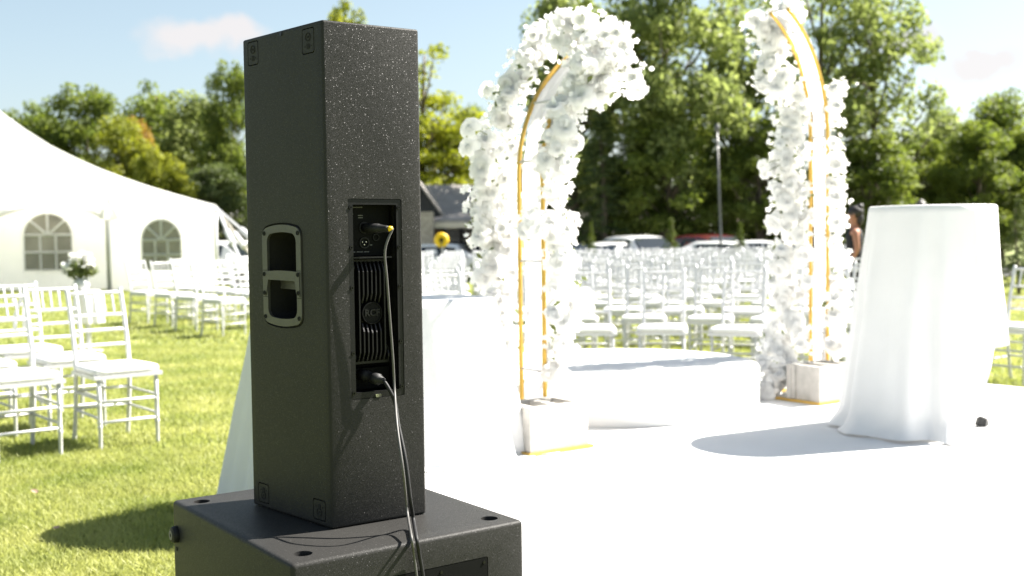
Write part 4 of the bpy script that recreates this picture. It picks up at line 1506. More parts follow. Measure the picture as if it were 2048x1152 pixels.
# ================================================================== TREES
def leaf_cloud(m_v, m_f, centers, radii, per, size, rng, flat=.75):
    """many small leaf faces gathered in clumps"""
    tot = 0
    for c, r_, n in zip(centers, radii, per):
        d = rng.normal(size=(n, 3)); d /= np.linalg.norm(d, axis=1)[:, None]
        p = np.array(c) + d * (r_ * rng.random((n, 1)) ** .45) * np.array([1, 1, flat])
        nrm = d * .5 + rng.normal(size=(n, 3)) * .7 + np.array([0, 0, .5])
        nrm /= np.linalg.norm(nrm, axis=1)[:, None]
        u = np.cross(nrm, rng.normal(size=(n, 3))); u /= np.linalg.norm(u, axis=1)[:, None]
        w = np.cross(nrm, u)
        s = size * (.6 + .8 * rng.random((n, 1)))
        q = np.stack([p - u * s, p + w * s * .55, p + u * s, p - w * s * .55], axis=1)
        m_v.append(q.reshape(-1, 3))
        tot += n
    return tot


def np_mesh(name, verts, mat, quads=True):
    nv = len(verts)
    me = bpy.data.meshes.new(name)
    k = 4 if quads else 3
    nf = nv // k
    me.vertices.add(nv); me.vertices.foreach_set('co', verts.astype(np.float32).ravel())
    me.loops.add(nv); me.loops.foreach_set('vertex_index', np.arange(nv, dtype=np.int32))
    me.polygons.add(nf)
    me.polygons.foreach_set('loop_start', np.arange(0, nv, k, dtype=np.int32))
    me.polygons.foreach_set('loop_total', np.full(nf, k, dtype=np.int32))
    me.materials.append(MATS[mat])
    me.update(calc_edges=True)
    return me


TREE_KINDS = {}


def make_tree_kind(kind, seed):
    """unit-height tree (height 10 m): trunk with limbs, crown of leaf clumps"""
    rng = np.random.default_rng(seed); rnd = random.Random(seed)
    tr = MB(); cv = []
    H = 10.0
    lean = rnd.uniform(-.3, .3)
    trunk = [Vector((lean * f_ * f_ + .12 * math.sin(5 * f_ + seed), .1 * math.sin(4 * f_), H * .9 * f_)) for f_ in [k / 8 for k in range(9)]]
    if kind == 'conifer':
        tr.tube(trunk, [.16 * (1 - k / 8.6) + .02 for k in range(9)], 8)
        cs, rs, pr = [], [], []
        for k in range(26):
            z = H * (.10 + .86 * k / 26)
            R_ = (1 - (z / H)) * 2.3 + .12
            nb = 7 if z < 7 else 5
            for b in range(nb):
                a = rnd.uniform(0, 2 * PI)
                L = R_ * rnd.uniform(.7, 1.1)
                e = Vector((math.cos(a) * L, math.sin(a) * L, z - .25 * L))
                if b < 3:
                    tr.tube([Vector((0, 0, z)), e], [.03, .008], 5)
                for f_ in (.45, .75, 1.0):
                    cs.append(tuple(Vector((0, 0, z)).lerp(e, f_))); rs.append(.34 * (1.1 - .3 * f_)); pr.append(16)
        leaf_cloud(cv, None, cs, rs, pr, .085, rng, .45)
    else:
        spec = {'broad': (.20, 1.0, 3.0, 4.3, 5.7, 110, 230, .115), 'tall': (.14, .9, 2.0, 4.7, 5.2, 100, 210, .105), 'sparse': (.13, 2.2, 2.3, 4.0, 5.8, 62, 170, .10)}[kind]
        r0_, z0, rx, rz, zc, ncl, per, ls = spec
        tr.tube(trunk, [r0_ * (1 - k / 9.2) + .015 for k in range(9)], 9)
        cs, rs, pr = [], [], []
        for k in range(ncl):
            for _ in range(30):
                v = Vector((rnd.uniform(-1, 1), rnd.uniform(-1, 1), rnd.uniform(-1, 1)))
                if .25 < v.length < 1:
                    break
            taper = 1 - .35 * max(0, v.z)
            c = Vector((v.x * rx * taper, v.y * rx * taper, zc + v.z * rz))
            r_ = rnd.uniform(.45, .95) * (1.0 if kind != 'sparse' else .8)
            cs.append(tuple(c)); rs.append(r_); pr.append(int(per * r_ * r_ * 1.5))
            if k < 26:
                f_ = min(.95, max(.2, (c.z - 1.5) / 9))
                b = trunk[int(f_ * 8)]
                mid = b.lerp(c, .5) + Vector((0, 0, -.25))
                tr.tube([b, mid, c], [.06, .035, .012], 6)
        leaf_cloud(cv, None, cs, rs, pr, ls, rng)
    crown = np_mesh('crown', np.concatenate(cv), 'leaf_green')
    return tr.mesh('trunk', 'bark', True), crown


for i_, k_ in enumerate(('broad', 'broad', 'broad', 'tall', 'tall', 'sparse', 'sparse', 'conifer', 'conifer')):
    TREE_KINDS.setdefault(k_, []).append(make_tree_kind(k_, 100 + i_))


def tree(kind, var, px, top_py, width_px, depth, mat, label, group, name=None, rot=None):
    p = at_y(px, 480, depth)
    gz = ground_z(p.x, depth)
    top = at_y(px, top_py, depth).z
    h = (top - gz) / 10.0
    ww = {'broad': 5.9, 'tall': 4.0, 'sparse': 4.6, 'conifer': 4.2}[kind]
    w = width_px * depth / F_PX / ww
    t = thing(name or ('pine_tree' if kind == 'conifer' else 'leafy_tree'), label, 'tree', (p.x, depth, gz), rot if rot is not None else random.uniform(0, 6.28), group)
    t.scale = (w, w, h)
    tm, cm = TREE_KINDS[kind][var % len(TREE_KINDS[kind])]
    obj('trunk', tm, t)
    c = obj('crown', cm, t)
    c.material_slots[0].link = 'OBJECT'
    c.material_slots[0].material = MATS[mat]
    return t


def build_trees():
    gl, gm, gr = 'trees behind the tent', 'tall trees beyond the parking', 'trees at the right'
    T = tree
    T('broad', 0, 70, 205, 190, 56, 'leaf_green', 'leftmost tree rising just above the tent roof', gl)
    T('broad', 1, 178, 165, 210, 54, 'leaf_green', 'round-topped green tree behind the tent roof', gl)
    T('tall', 0, 312, 150, 160, 58, 'leaf_green', 'pointed dark green tree behind the orange-tinged one', gl)
    T('tall', 1, 283, 218, 75, 52, 'leaf_orange', 'slim tree turning orange behind the tent', gl)
    T('broad', 2, 245, 235, 150, 50, 'leaf_yellow', 'yellow-green tree in front of the orange one behind the tent', gl)
    T('broad', 0, 322, 290, 150, 47, 'leaf_yellow', 'low yellow tree above the tent corner', gl)
    T('tall', 1, 392, 165, 170, 55, 'leaf_olive', 'pale olive tree between the tent corner and the loudspeaker', gl)
    T('broad', 1, 470, 118, 130, 52, 'leaf_green', 'tall tree with yellow top partly behind the loudspeaker left edge', gl)
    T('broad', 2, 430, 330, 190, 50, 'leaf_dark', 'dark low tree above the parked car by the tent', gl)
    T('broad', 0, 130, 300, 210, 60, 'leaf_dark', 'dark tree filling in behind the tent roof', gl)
    T('broad', 0, 692, -8, 150, 50, 'leaf_yellow', 'tree whose thin top shows above the loudspeaker', gm)
    T('sparse', 1, 855, 62, 300, 64, 'leaf_yellow', 'sparse tree right of the loudspeaker with open branches', gm)
    T('broad', 1, 870, 235, 190, 64, 'leaf_yellow', 'bushy yellow-green tree above the gabled house', gm)
    T('broad', 2, 945, 215, 120, 66, 'leaf_green', 'small tree between the house and the left flower arch', gm)
    # the big group behind the arch
    T('broad', 0, 1150, -40, 290, 52, 'leaf_olive', 'big leafy tree directly behind the left arch top', gm)
    T('broad', 1, 1330, -120, 330, 48, 'leaf_olive', 'very large tree in the middle between the arch halves', gm)
    T('sparse', 1, 1470, -110, 320, 52, 'leaf_olive', 'large tree behind the lamp post', gm)
    T('sparse', 1, 1640, -120, 330, 50, 'leaf_olive', 'tall tree behind the right arch top', gm)
    T('sparse', 0, 1755, -95, 270, 50, 'leaf_olive', 'tall airy tree right of the right arch', gm)
    T('conifer', 0, 1205, 205, 190, 46, 'leaf_dark', 'dark spruce beside the left arch with drooping branches', gm)
    T('tall', 1, 1745, 250, 190, 47, 'leaf_green', 'bright willow-like tree right of the right arch', gm)
    T('broad', 2, 1330, 215, 260, 47, 'leaf_green', 'dense tree low in the middle behind the parked cars', gm)
    T('broad', 0, 1520, 235, 220, 47, 'leaf_green', 'dense tree just left of the right arch', gm)
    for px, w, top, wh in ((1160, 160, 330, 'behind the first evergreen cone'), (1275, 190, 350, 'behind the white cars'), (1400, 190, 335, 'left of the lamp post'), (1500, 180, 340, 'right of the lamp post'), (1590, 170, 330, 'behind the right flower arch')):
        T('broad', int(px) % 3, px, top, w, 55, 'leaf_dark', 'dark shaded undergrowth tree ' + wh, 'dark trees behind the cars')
    # right side
    T('tall', 0, 1880, 185, 100, 58, 'leaf_olive', 'thin pointed tree above the tall draped table', gr)
    T('tall', 1, 2000, 160, 150, 54, 'leaf_green', 'tall green tree at the right edge of the frame', gr)
    T('broad', 1, 1840, 270, 170, 52, 'leaf_green', 'green tree above the left rim of the tall draped table', gr)
    T('broad', 2, 1950, 245, 190, 50, 'leaf_green', 'round green tree above the right rim of the tall draped table', gr)
    T('broad', 0, 2060, 240, 170, 52, 'leaf_green', 'leafy tree cut by the right frame edge', gr)
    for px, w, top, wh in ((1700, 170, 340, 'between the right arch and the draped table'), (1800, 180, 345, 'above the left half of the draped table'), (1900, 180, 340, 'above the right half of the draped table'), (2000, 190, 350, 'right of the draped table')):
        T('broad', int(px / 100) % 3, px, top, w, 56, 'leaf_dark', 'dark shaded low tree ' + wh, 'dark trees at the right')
    # shaped evergreens in the lawn edge
    for px, top, w, y, mt, lab in ((1182, 436, 40, 33, 'leaf_thuja', 'small cone-shaped evergreen beside the left arch'),
                                   (1343, 428, 58, 33, 'leaf_thuja', 'small cone-shaped evergreen in the middle before the cars'),
                                   (1480, 436, 46, 33, 'leaf_thuja', 'small cone-shaped evergreen by the lamp post'),
                                   (2036, 385, 90, 21, 'leaf_dark', 'dark evergreen shrub at the right frame edge')):
        T('conifer', 1, px, top, w, y, mt, lab, 'cone-shaped evergreens', 'evergreen_shrub')


build_trees()


# ================================================================== HOUSE, LAMP, CARS
def build_house():
    y = 49.0
    gz = -.52
    P = lambda px, py, d=0: at_y(px, py, y + d)
    base = P(880, 470)
    t = thing('gabled_house', 'dark house with gray gabled roof right of the loudspeaker', 'house', (base.x, y, gz))
    o = Vector(t.location)
    xl, xr = P(800, 470).x, P(985, 470).x
    eave = P(850, 442).z
    MB().box(Vector(((xl + xr) / 2, y + 4, (gz + eave) / 2)) - o, (xr - xl, 8, eave - gz)).build('wall', 'dark_siding', t)
    # main roof, ridge left to right with a front gable slope
    rt, rb = P(846, 375, 3).z, eave
    ridge_l, ridge_r = P(800, 375, 3), P(962, 374, 3)
    e_l, e_r = P(790, 447, -.6), P(975, 447, -.6)
    m = MB()
    th = Vector((0, 0, .12))
    q = [e_l, e_r, ridge_r, ridge_l]
    m.add([p - o for p in q] + [p + th - o for p in q], [(0, 1, 2, 3), (4, 7, 6, 5), (0, 4, 5, 1), (1, 5, 6, 2), (2, 6, 7, 3), (3, 7, 4, 0)])
    bk = [Vector((p.x, y + 9, eave)) for p in (e_l, e_r)]
    q = [bk[0], bk[1], ridge_r, ridge_l]
    m.add([p - o for p in q] + [p + th - o for p in q], [(0, 3, 2, 1), (4, 5, 6, 7), (0, 1, 5, 4), (1, 2, 6, 5), (3, 0, 4, 7)])
    roof = m.build('roof', 'roof_shingle', t)
    # projecting dark gable at the left, with its own roof edges
    g0, g1, ga = P(790, 452, -2.2), P(889, 441, -2.2), P(838, 372, -2.2)
    m = MB()
    q = [g0, g1, ga]
    bkk = Vector((0, 4.5, 0))
    m.add([p - o for p in q] + [p + bkk - o for p in q], [(0, 1, 2), (3, 5, 4), (0, 3, 4, 1), (1, 4, 5, 2), (2, 5, 3, 0)])
    m.build('gable', 'dark_siding', t)
    m = MB()
    for a, b in ((g0, ga), (g1, ga)):
        d = (b - a)
        a2 = a - d * .06
        off = Vector((0, -.35, .08))
        q = [a2 + off, b + off, b + bkk + Vector((0, 0, .08)), a2 + bkk + Vector((0, 0, .08))]
        m.add([p - o for p in q] + [p + Vector((0, 0, .14)) - o for p in q], [(0, 3, 2, 1), (4, 5, 6, 7), (0, 1, 5, 4), (2, 3, 7, 6), (1, 2, 6, 5), (3, 0, 4, 7)])
    m.build('gable_roof', 'roof_shingle', roof)
    # porch roof, cream fascia, stone chimney stack
    q = [P(848, 446, -3.4), P(950, 446, -3.4), P(945, 428, -1.4), P(885, 436, -1.4)]
    m = MB().add([p - o for p in q] + [p + th - o for p in q], [(0, 1, 2, 3), (4, 7, 6, 5), (0, 4, 5, 1), (1, 5, 6, 2), (2, 6, 7, 3), (3, 7, 4, 0)])
    m.build('porch_roof', 'roof_shingle', roof)
    a, b = P(840, 452, -3.5), P(934, 449, -3.5)
    MB().box((a + b) / 2 - o, ((b - a).length, .1, .22)).build('fascia', 'trim_cream', t)
    c = P(849, 440, -3.6)
    MB().box(Vector((c.x, c.y, (gz + P(849, 424, -3.6).z) / 2)) - o, (.72, .72, P(849, 424, -3.6).z - gz)).build('stone_pier', 'stone', t)
    for px in (905, 940):
        w = P(px, 470, -.03)
        f = MB().box(Vector((w.x, y - .03, 1.0)) - o, (1.0, .06, 1.2)).build('window', 'trim_cream', t)
        MB().box(Vector((w.x, y - .07, 1.0)) - o, (.86, .03, 1.06)).build('pane', 'dark_glass', f)
    d = P(870, 470, -.03)
    dr = MB().box(Vector((d.x, y - .03, gz + 1.05)) - o, (.95, .06, 2.1)).build('door', 'wood_dark', t)
    MB().ball(Vector((d.x + .38, y - .1, gz + 1.0)) - o, .04).build('handle', 'steel_bright', dr)


build_house()


def build_lamp():
    y = 38.0
    b, tp = at_y(1444, 470, y), at_y(1434, 262, y)
    gz = ground_z(b.x, y)
    t = thing('lamp_post', 'slim gray lamp post standing before the tall trees', 'lamp post', (b.x, y, gz))
    o = Vector(t.location)
    top = tp - o
    MB().tube([(0, 0, 0), (0, 0, .25), (0, 0, .27), (top.x * .5, 0, top.z * .5), (top.x, 0, top.z)], [.09, .09, .05, .04, .03], 10).build('pole', 'pole_metal', t, smooth=True)
    MB().tube([(top.x, 0, top.z - .02), (top.x, 0, top.z + .04), (top.x, 0, top.z + .14), (top.x, 0, top.z + .24)], [.04, .10, .10, .05], 12).build('lamp_head', 'pole_metal', t)
    MB().tube([(top.x, 0, top.z - .45), (top.x, 0, top.z - .35)], .06, 10).build('collar', 'pole_metal', t)


build_lamp()


def make_car(kind, paint):
    """station wagon / sport utility body facing -Y (towards the camera); returns list of (name, mesh, loc, children)"""
    L, W, H = {'suv': (4.6, 1.86, 1.68), 'sedan': (4.6, 1.82, 1.46), 'van': (5.0, 1.95, 1.95)}[kind]
    hood = {'suv': 1.02, 'sedan': .90, 'van': 1.12}[kind]
    # side profile (y from front, z) with half-width at each height band
    fr = -L / 2
    stations = [  # y, z_bottom, z_belt, z_roof, half width belt, half width roof
        (fr, .45, .72, .72, .62, .62), (fr + .10, .28, hood - .16, hood - .14, .82, .76), (fr + .45, .24, hood - .04, hood - .02, .90, .80), (fr + 1.05, .22, hood, hood + .02, .92, .80),
        (fr + 1.30, .22, hood + .02, hood + .10, .93, .78), (fr + 2.00, .22, hood + .04, H - .06, .93, .66), (fr + 2.5, .22, hood + .05, H, .93, .67), (fr + 3.4, .22, hood + .06, H - .01, .93, .66),
        (L / 2 - (.55 if kind != 'sedan' else 1.05), .24, hood + .05, H - .06, .91, .62), (L / 2 - .12, .30, hood + .02, hood + (.20 if kind != 'sedan' else .06), .84, .72), (L / 2, .45, .80, .84, .70, .66)]
    m = MB(); vs_ = []
    for y, zb, zm, zr, wb, wr in stations:
        k = W / 1.86
        wb *= k; wr *= k
        row = [(0, zb), (wb * .82, zb), (wb * .97, zb + .12), (wb, (zb + zm) / 2), (wb * .97, zm), (wb * .94, zm + .01), (wr + .03, zm + (zr - zm) * .85), (wr * .86, zr - .015), (wr * .45, zr), (0, zr + .005)]
        for x, z in row:
            vs_.append((x, y, z))
        for x, z in reversed(row[1:-1]):
            vs_.append((-x, y, z))
    n = 18
    fs_ = [(i * n + k, i * n + (k + 1) % n, (i + 1) * n + (k + 1) % n, (i + 1) * n + k) for i in range(len(stations) - 1) for k in range(n)]
    fs_.append(tuple(range(n))); fs_.append(tuple((len(stations) - 1) * n + k for k in range(n - 1, -1, -1)))
    m.add(vs_, fs_)
    body = m.mesh('body', paint, True); body.set_sharp_from_angle(angle=R(38))
    parts = [('body', body)]
    # glass sheets set just proud of the body
    s4, s5 = stations[4], stations[5]
    k = W / 1.86
    wsd = MB().add([(-s4[5] * k * .95, s4[0] - .02, s4[3] + .03), (s4[5] * k * .95, s4[0] - .02, s4[3] + .03), (s5[5] * k * .92, s5[0] - .05, s5[3] - .03), (-s5[5] * k * .92, s5[0] - .05, s5[3] - .03)], [(0, 1, 2, 3)])
    wsd.add([(v[0], v[1] + .03, v[2] - .03) for v in wsd.v[:4]], [(3, 2, 1, 0)])
    parts.append(('windshield', wsd.mesh('windshield', 'dark_glass')))
    for sgn in (-1, 1):
        for i0, i1 in ((5, 6), (6, 7), (7, 8)):
            a, b = stations[i0], stations[i1]
            q = []
            for st, f0, f1, dy in ((a, .10, .78, .03), (b, .10, .78, -.03)):
                y, zb, zm, zr, wb, wr = st
                for f_ in (f0, f1):
                    z = zm + (zr - zm) * f_
                    x = (wb * .94 + (wr + .03 - wb * .94) * f_ / .85) * k + .006
                    q.append((sgn * x, y + dy, z))
            mm = MB().add(q + [(v[0] - sgn * .015, v[1], v[2]) for v in q], [(0, 1, 3, 2), (4, 6, 7, 5), (0, 2, 6, 4), (1, 5, 7, 3)])
            parts.append(('side_window', mm.mesh('side_window', 'dark_glass')))
        parts.append(('headlight', MB().box((sgn * .62 * k, fr + .12, hood - .24), (.36, .14, .14)).mesh('headlight', 'lamp_lens')))
        parts.append(('taillight', MB().box((sgn * .68 * k, L / 2 - .08, hood - .08), (.24, .12, .22)).mesh('taillight', 'tail_lens')))
        parts.append(('mirror', MB().ball((sgn * (W / 2 + .09), fr + 1.55, hood + .10), (.12, .07, .09)).mesh('mirror', paint, True)))
    parts.append(('grille', MB().box((0, fr + .045, hood - .30), (.8, .06, .18)).mesh('grille', 'dark_glass')))
    ty = MB().tube([(-.11, 0, 0), (-.09, 0, 0), (.09, 0, 0), (.11, 0, 0)], [.29, .335, .335, .29], 20).mesh('tyre', 'tyre', True)
    rim = MB().tube([(-.115, 0, 0), (.115, 0, 0)], .20, 14).mesh('rim', 'alloy')
    wheels = [(sx * (W / 2 - .12), sy, .335) for sx in (-1, 1) for sy in (fr + .85, L / 2 - .95)]
    return parts, ty, rim, wheels


CAR_KINDS = {}


def car(px, y, kind, paint, label, az=0):
    key = (kind, paint)
    if key not in CAR_KINDS:
        CAR_KINDS[key] = make_car(kind, paint)
    parts, ty, rim, wheels = CAR_KINDS[key]
    p = at_y(px, 480, y)
    t = thing('parked_car', label, 'car', (p.x, y, ground_z(p.x, y) + .008), R(az), 'cars parked beyond the lawn')
    for n_, me in parts:
        obj(n_, me, t)
    for w in wheels:
        o = obj('wheel', ty, t, w)
        obj('rim', rim, o)


def build_cars():
    car(462, 40.5, 'suv', 'car_white', 'white car parked beside the tent corner', 62)
    car(500, 41.5, 'suv', 'car_white', 'white car mostly hidden behind the loudspeaker', 10)
    car(905, 43.0, 'sedan', 'car_white', 'white car parked before the gabled house', 80)
    car(1128, 41.0, 'sedan', 'car_dark', 'dark car between the left arch and an evergreen', 4)
    car(1212, 40.0, 'sedan', 'car_white', 'white car right of the first small evergreen', -28)
    car(1288, 40.5, 'suv', 'car_white', 'white sport utility car left of the middle evergreen', 24)
    car(1383, 41.5, 'sedan', 'car_silver', 'silver car just right of the middle evergreen', 14)
    car(1433, 40.5, 'suv', 'car_red', 'dark red car beneath the lamp post', 30)
    car(1462, 38.6, 'sedan', 'car_white', 'low white car in front of the dark red one', 70)
    car(1535, 40.0, 'sedan', 'car_white', 'white car left of the right flower arch', 80)
    car(1625, 41.0, 'suv', 'car_silver', 'silver car behind the right flower arch', 0)


build_cars()


def build_yellow_wheel():
    y = 36.0
    c = at_y(883, 480, y)
    gz = ground_z(c.x, y)
    rad = 15 * y / F_PX
    t = thing('yellow_hose_reel', 'round yellow reel standing in green plants before the house', 'reel', (c.x, y, gz))
    o = Vector(t.location)
    n, k = 28, 10
    vs_ = []
    for i in range(n):
        a = 2 * PI * i / n
        for j in range(k):
            b = 2 * PI * j / k
            r_ = rad * (.62 + .38 * math.cos(b))
            vs_.append((r_ * math.cos(a), .09 * math.sin(b), c.z - gz + r_ * math.sin(a)))
    m = MB().add(vs_, [(i * k + j, i * k + (j + 1) % k, ((i + 1) % n) * k + (j + 1) % k, ((i + 1) % n) * k + j) for i in range(n) for j in range(k)])
    m.build('coil', 'yellow_plastic', t, smooth=True)
    MB().tube([(0, -.1, c.z - gz), (0, .1, c.z - gz)], rad * .2, 12).build('hub', 'deep_black', t)
    for s in (-1, 1):
        MB().tube([(0, .08 * s, c.z - gz), (.0, .22 * s, 0)], .02, 6).build('stand_leg', 'pole_metal', t)
    rng = np.random.default_rng(5)
    for px, w, h, lab in ((868, .5, .75, 'green plant left of the yellow reel'), (945, .6, .9, 'green plant beside the left arch before the house')):
        p = at_y(px, 480, y + .4)
        cv = []
        leaf_cloud(cv, None, [(0, 0, h * .55), (.15, 0, h * .8), (-.18, .1, h * .6), (0, 0, h * .25)], [w * .6, w * .45, w * .45, w * .6], [260, 200, 200, 200], .06, rng)
        pt = thing('leafy_plant', lab, 'plant', (p.x, y + .4, ground_z(p.x, y)), 0, 'plants before the house')
        obj('foliage', np_mesh('foliage', np.concatenate(cv), 'leaf_thuja'), pt)
        MB().tube([(0, 0, 0), (0, 0, h * .7)], [.03, .015], 6).build('stem', 'bark', pt)


build_yellow_wheel()


# ================================================================== BOUQUET STAND
def build_bouquet():
    p = at_z(178, 704, 0)
    t = thing('bouquet_stand', 'slim white pedestal with a bouquet of white flowers and greenery on the lawn', 'flower stand', (p.x, p.y, 0))
    o = Vector(t.location)
    H = .68
    MB().tube([(0, 0, 0), (0, 0, .02), (0, 0, .022)], [.15, .15, .03], 24).build('foot_plate', 'chair_paint', t)
    MB().tube([(0, 0, .02), (0, 0, H - .02)], .028, 14).build('pole', 'chair_paint', t, smooth=True)
    MB().tube([(0, 0, H - .02), (0, 0, H)], .13, 24).build('tray', 'chair_paint', t)
    # short cloth tied round the top
    n = 60
    vs_ = []
    for j, (r_, z) in enumerate(((.135, H + .004), (.14, H - .06), (.15, H - .2), (.165, H - .36))):
        for k in range(n):
            a = 2 * PI * k / n
            q = r_ + .012 * j * .5 * math.sin(9 * a)
            vs_.append((q * math.cos(a), q * math.sin(a), z))
    MB().add(vs_, [(j * n + k, j * n + (k + 1) % n, (j + 1) * n + (k + 1) % n, (j + 1) * n + k) for j in range(3) for k in range(n)]).build('cloth_skirt', 'drape_white', t, smooth=True)
    MB().tube([(-.06, 0, H), (-.06, 0, H + .05), (-.06, 0, H + .13)], [.06, .085, .07], 18).build('vase', 'chair_paint', t, smooth=True)
    rng = np.random.default_rng(3)
    cv = []
    leaf_cloud(cv, None, [(-.06, 0, H + .18), (-.16, 0, H + .2), (.04, 0, H + .22), (-.06, 0, H + .28)], [.12, .1, .1, .12], [120, 90, 90, 90], .03, rng)
    obj('foliage', np_mesh('foliage', np.concatenate(cv), 'leaf_bouquet'), t)
    rnd = random.Random(9)
    for _ in range(22):
        q = Vector((rnd.gauss(-.08, .09), rnd.gauss(-.02, .06), H + .30 + rnd.uniform(-.08, .09)))
        f = obj('flower', rnd.choice(FLOWERS), t, q)
        f.rotation_euler = (rnd.uniform(-.7, .7), rnd.uniform(-.7, .7), 0)
        s = rnd.uniform(.6, 1.0); f.scale = (s, s, s)


build_bouquet()


# ================================================================== PEOPLE
def person(label, x, y, az, height, turn=0.0):
    t = thing('person', label, 'person', (x, y, ground_z(x, y)), -R(az))
    k = height / 1.70
    V = []; E_ = []; RR = []

    def add(p, r_, parent=None):
        V.append(Vector(p) * k); RR.append((r_[0] * k, r_[1] * k) if isinstance(r_, tuple) else (r_ * k, r_ * k))
        if parent is not None:
            E_.append((parent, len(V) - 1))
        return len(V) - 1
    # facing +Y
    pel = add((0, 0, .92), (.135, .11))
    w = add((0, .01, 1.08), (.115, .09), pel)
    ch = add((0, .0, 1.26), (.135, .105), w)
    nk0 = add((0, -.01, 1.40), (.075, .07), ch)
    nk = add((0, 0, 1.46), (.05, .05), nk0)
    hd0 = add((0, .015, 1.53), (.068, .078), nk)
    hd1 = add((0, .015, 1.60), (.078, .092), hd0)
    add((0, .005, 1.67), (.055, .065), hd1)
    for s in (-1, 1):
        sh = add((s * .165, -.005, 1.37), (.055, .055), ch)
        el = add((s * .215, -.03, 1.11), (.040, .040), sh)
        wr = add((s * .20, .08, .90), (.026, .026), el)
        pa = add((s * .195, .10, .83), (.036, .020), wr)
        for f_, (dx, dl, r_) in enumerate(((-.030, .070, .0085), (-.010, .080, .009), (.010, .078, .009), (.028, .060, .008))):
            m1 = add((s * .195, .10 + dx + .004, .83 - dl * .55), (r_, r_), pa)
            add((s * .19, .10 + dx + .014, .83 - dl), (r_ * .8, r_ * .8), m1)
        th = add((s * .185, .14, .845), (.011, .011), wr)
        add((s * .182, .155, .81), (.009, .009), th)
        hp = add((s * .085, 0, .84), (.09, .09), pel)
        kn = add((s * .095, .02, .49), (.055, .058), hp)
        an = add((s * .10, -.015, .09), (.036, .038), kn)
        he = add((s * .10, -.02, .035), (.034, .03), an)
        add((s * .115, .15, .025), (.036, .022), he)
    me = bpy.data.meshes.new('body'); me.from_pydata([tuple(v) for v in V], E_, []); me.update()
    o = obj('tmp_body', me)
    md = o.modifiers.new('skin', 'SKIN')
    sv = me.skin_vertices[0].data if me.skin_vertices else None
    if sv is None:
        bm = bmesh.new(); bm.from_mesh(me); bm.verts.layers.skin.verify(); bm.to_mesh(me); bm.free(); sv = me.skin_vertices[0].data
    for i, r_ in enumerate(RR):
        sv[i].radius = r_
        sv[i].use_root = (i == 0)
    o.modifiers.new('sub', 'SUBSURF').levels = 2
    bpy.context.view_layer.update()
    bm_ = bpy.data.meshes.new_from_object(o.evaluated_get(bpy.context.evaluated_depsgraph_get()))
    bpy.data.objects.remove(o)
    bm_.materials.clear(); bm_.materials.append(MATS['skin_tone'])
    bm_.polygons.foreach_set('use_smooth', [True] * len(bm_.polygons))
    b = obj('body', bm_, t)
    # face: nose, mouth, eyes, ears
    fz = MB().ball(Vector((0, .112, 1.585)) * k, (.011 * k, .016 * k, .018 * k))
    fz.build('nose', 'skin_tone', b, smooth=True)
    MB().ball(Vector((0, .098, 1.545)) * k, (.022 * k, .008 * k, .006 * k)).build('mouth', 'tail_lens', b, smooth=True)
    for s in (-1, 1):
        MB().ball(Vector((s * .030, .094, 1.61)) * k, (.012 * k, .008 * k, .007 * k)).build('eye', 'deep_black', b, smooth=True)
        MB().ball(Vector((s * .080, .012, 1.585)) * k, (.010 * k, .018 * k, .030 * k)).build('ear', 'skin_tone', b, smooth=True)
    # sleeveless black dress
    prof = [(1.40, .085, .075), (1.37, .145, .100), (1.28, .165, .125), (1.18, .150, .118), (1.08, .138, .108), (.98, .165, .130), (.86, .185, .150), (.65, .20, .165), (.48, .215, .175)]
    n = 28
    vs_ = [(rx * k * math.cos(2 * PI * i / n), ry * k * math.sin(2 * PI * i / n) * (1 + .0), z * k) for z, rx, ry in prof for i in range(n)]
    MB().add(vs_, [(j * n + i, j * n + (i + 1) % n, (j + 1) * n + (i + 1) % n, (j + 1) * n + i) for j in range(len(prof) - 1) for i in range(n)]).build('dress', 'black_fabric', t, smooth=True)
    h = MB().ball(Vector((0, -.015, 1.625)) * k, (.096 * k, .108 * k, .095 * k), 18, 12)
    h.ball(Vector((0, -.07, 1.53)) * k, (.075 * k, .055 * k, .11 * k), 14, 9)
    h.build('hair', 'hair_dark', t, smooth=True)
    MB().ball(Vector((0, -.075, 1.70)) * k, (.05 * k, .05 * k, .045 * k), 14, 9).build('hair_bun', 'hair_dark', t, smooth=True)
    return t


p1 = at_y(1709, 480, 14.0)
person('person in a black dress with dark hair up, walking behind the right flower arch', p1.x, 14.0, 285, 1.52)
p2 = at_y(1841, 480, 17.5)
person('person whose dark hair just shows above the tall draped table top', p2.x, 17.5, 200, 1.66)


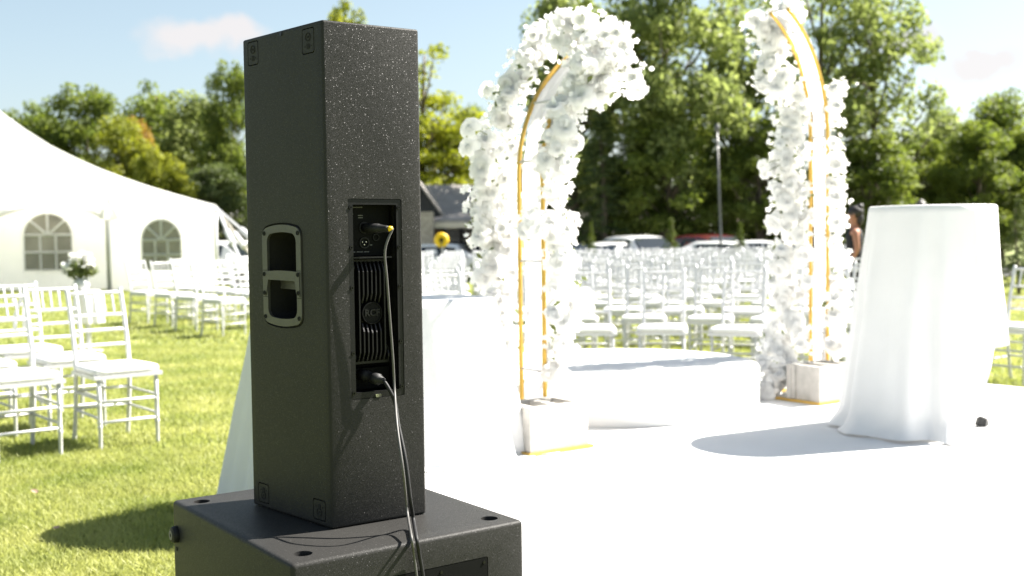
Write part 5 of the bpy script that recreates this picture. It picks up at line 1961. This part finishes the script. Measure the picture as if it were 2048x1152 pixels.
# ================================================================== GRASS AND LITTER
def build_grass():
    rng = np.random.default_rng(11)
    out = []

    def patch(n, y0, y1, half, side, hmin, hmax, wid):
        y = y0 + (y1 - y0) * rng.random(n * 2) ** 1.0
        lo, hi = half
        x = (lo + (hi - lo) * rng.random(n * 2)) * y
        keep = np.array([not in_stage(a, b) for a, b in zip(x, y)]) if side else np.ones(len(x), bool)
        x, y = x[keep][:n], y[keep][:n]
        n = len(x)
        h = hmin + (hmax - hmin) * rng.random(n)
        a = rng.random(n) * 2 * np.pi
        lean = rng.normal(size=(n, 2)) * .55
        w = wid * (.6 + .8 * rng.random(n))
        bx, by = np.cos(a) * w, np.sin(a) * w
        z0 = np.zeros(n)
        A = np.stack([x - bx, y - by, z0], 1); B = np.stack([x + bx, y + by, z0], 1)
        T = np.stack([x + lean[:, 0] * h, y + lean[:, 1] * h, h], 1)
        M1 = (A + B) / 2 * .45 + T * .55
        M1[:, 2] = h * .62
        C1 = M1 + np.stack([bx, by, z0], 1) * .8
        out.append(np.stack([A, B, C1, T], 1).reshape(-1, 3))
    patch(90000, 3.3, 6.5, (-.50, -.02), True, .014, .036, .0028)
    patch(110000, 6.5, 13, (-.50, .0), True, .015, .038, .0045)
    patch(70000, 13, 28, (-.5, .05), False, .02, .05, .010)
    patch(35000, 7, 12, (.0, .50), True, .02, .045, .006)
    patch(60000, 12, 29, (.0, .50), False, .02, .05, .011)
    o = obj('grass_blades', np_mesh('grass_blades', np.concatenate(out), 'grass_blade'))
    tag(o, 'short mown grass of the lawn', 'grass', kind='stuff')


build_grass()


def fallen_leaf(px, py, s, rot, label):
    p = at_z(px, py, .03)
    m = MB()
    pts = [(-1, 0, 0), (-.5, .32, .12), (0, .42, .08), (.6, .26, .16), (1, 0, .3), (.6, -.24, .1), (0, -.36, .2), (-.5, -.28, .14)]
    mid = [(-.5, 0, .02), (0, 0, -.02), (.6, 0, .08)]
    v = [(a * s, b * s, c * s) for a, b, c in pts + mid]
    m.add(v, [(0, 8, 1), (1, 8, 9, 2), (2, 9, 10, 3), (3, 10, 4), (4, 10, 5), (5, 10, 9, 6), (6, 9, 8, 7), (7, 8, 0)])
    o = m.build('fallen_leaf', 'dry_leaf')
    o.location = p; o.rotation_euler = (R(25), R(10), rot)
    tag(o, label, 'leaf', 'fallen leaves on the lawn')


fallen_leaf(70, 983, .030, -.5, 'pale fallen leaf on the sunlit grass below the chairs')
fallen_leaf(112, 1056, .026, 1.5, 'fallen leaf standing at the tip of the table shadow on the grass')
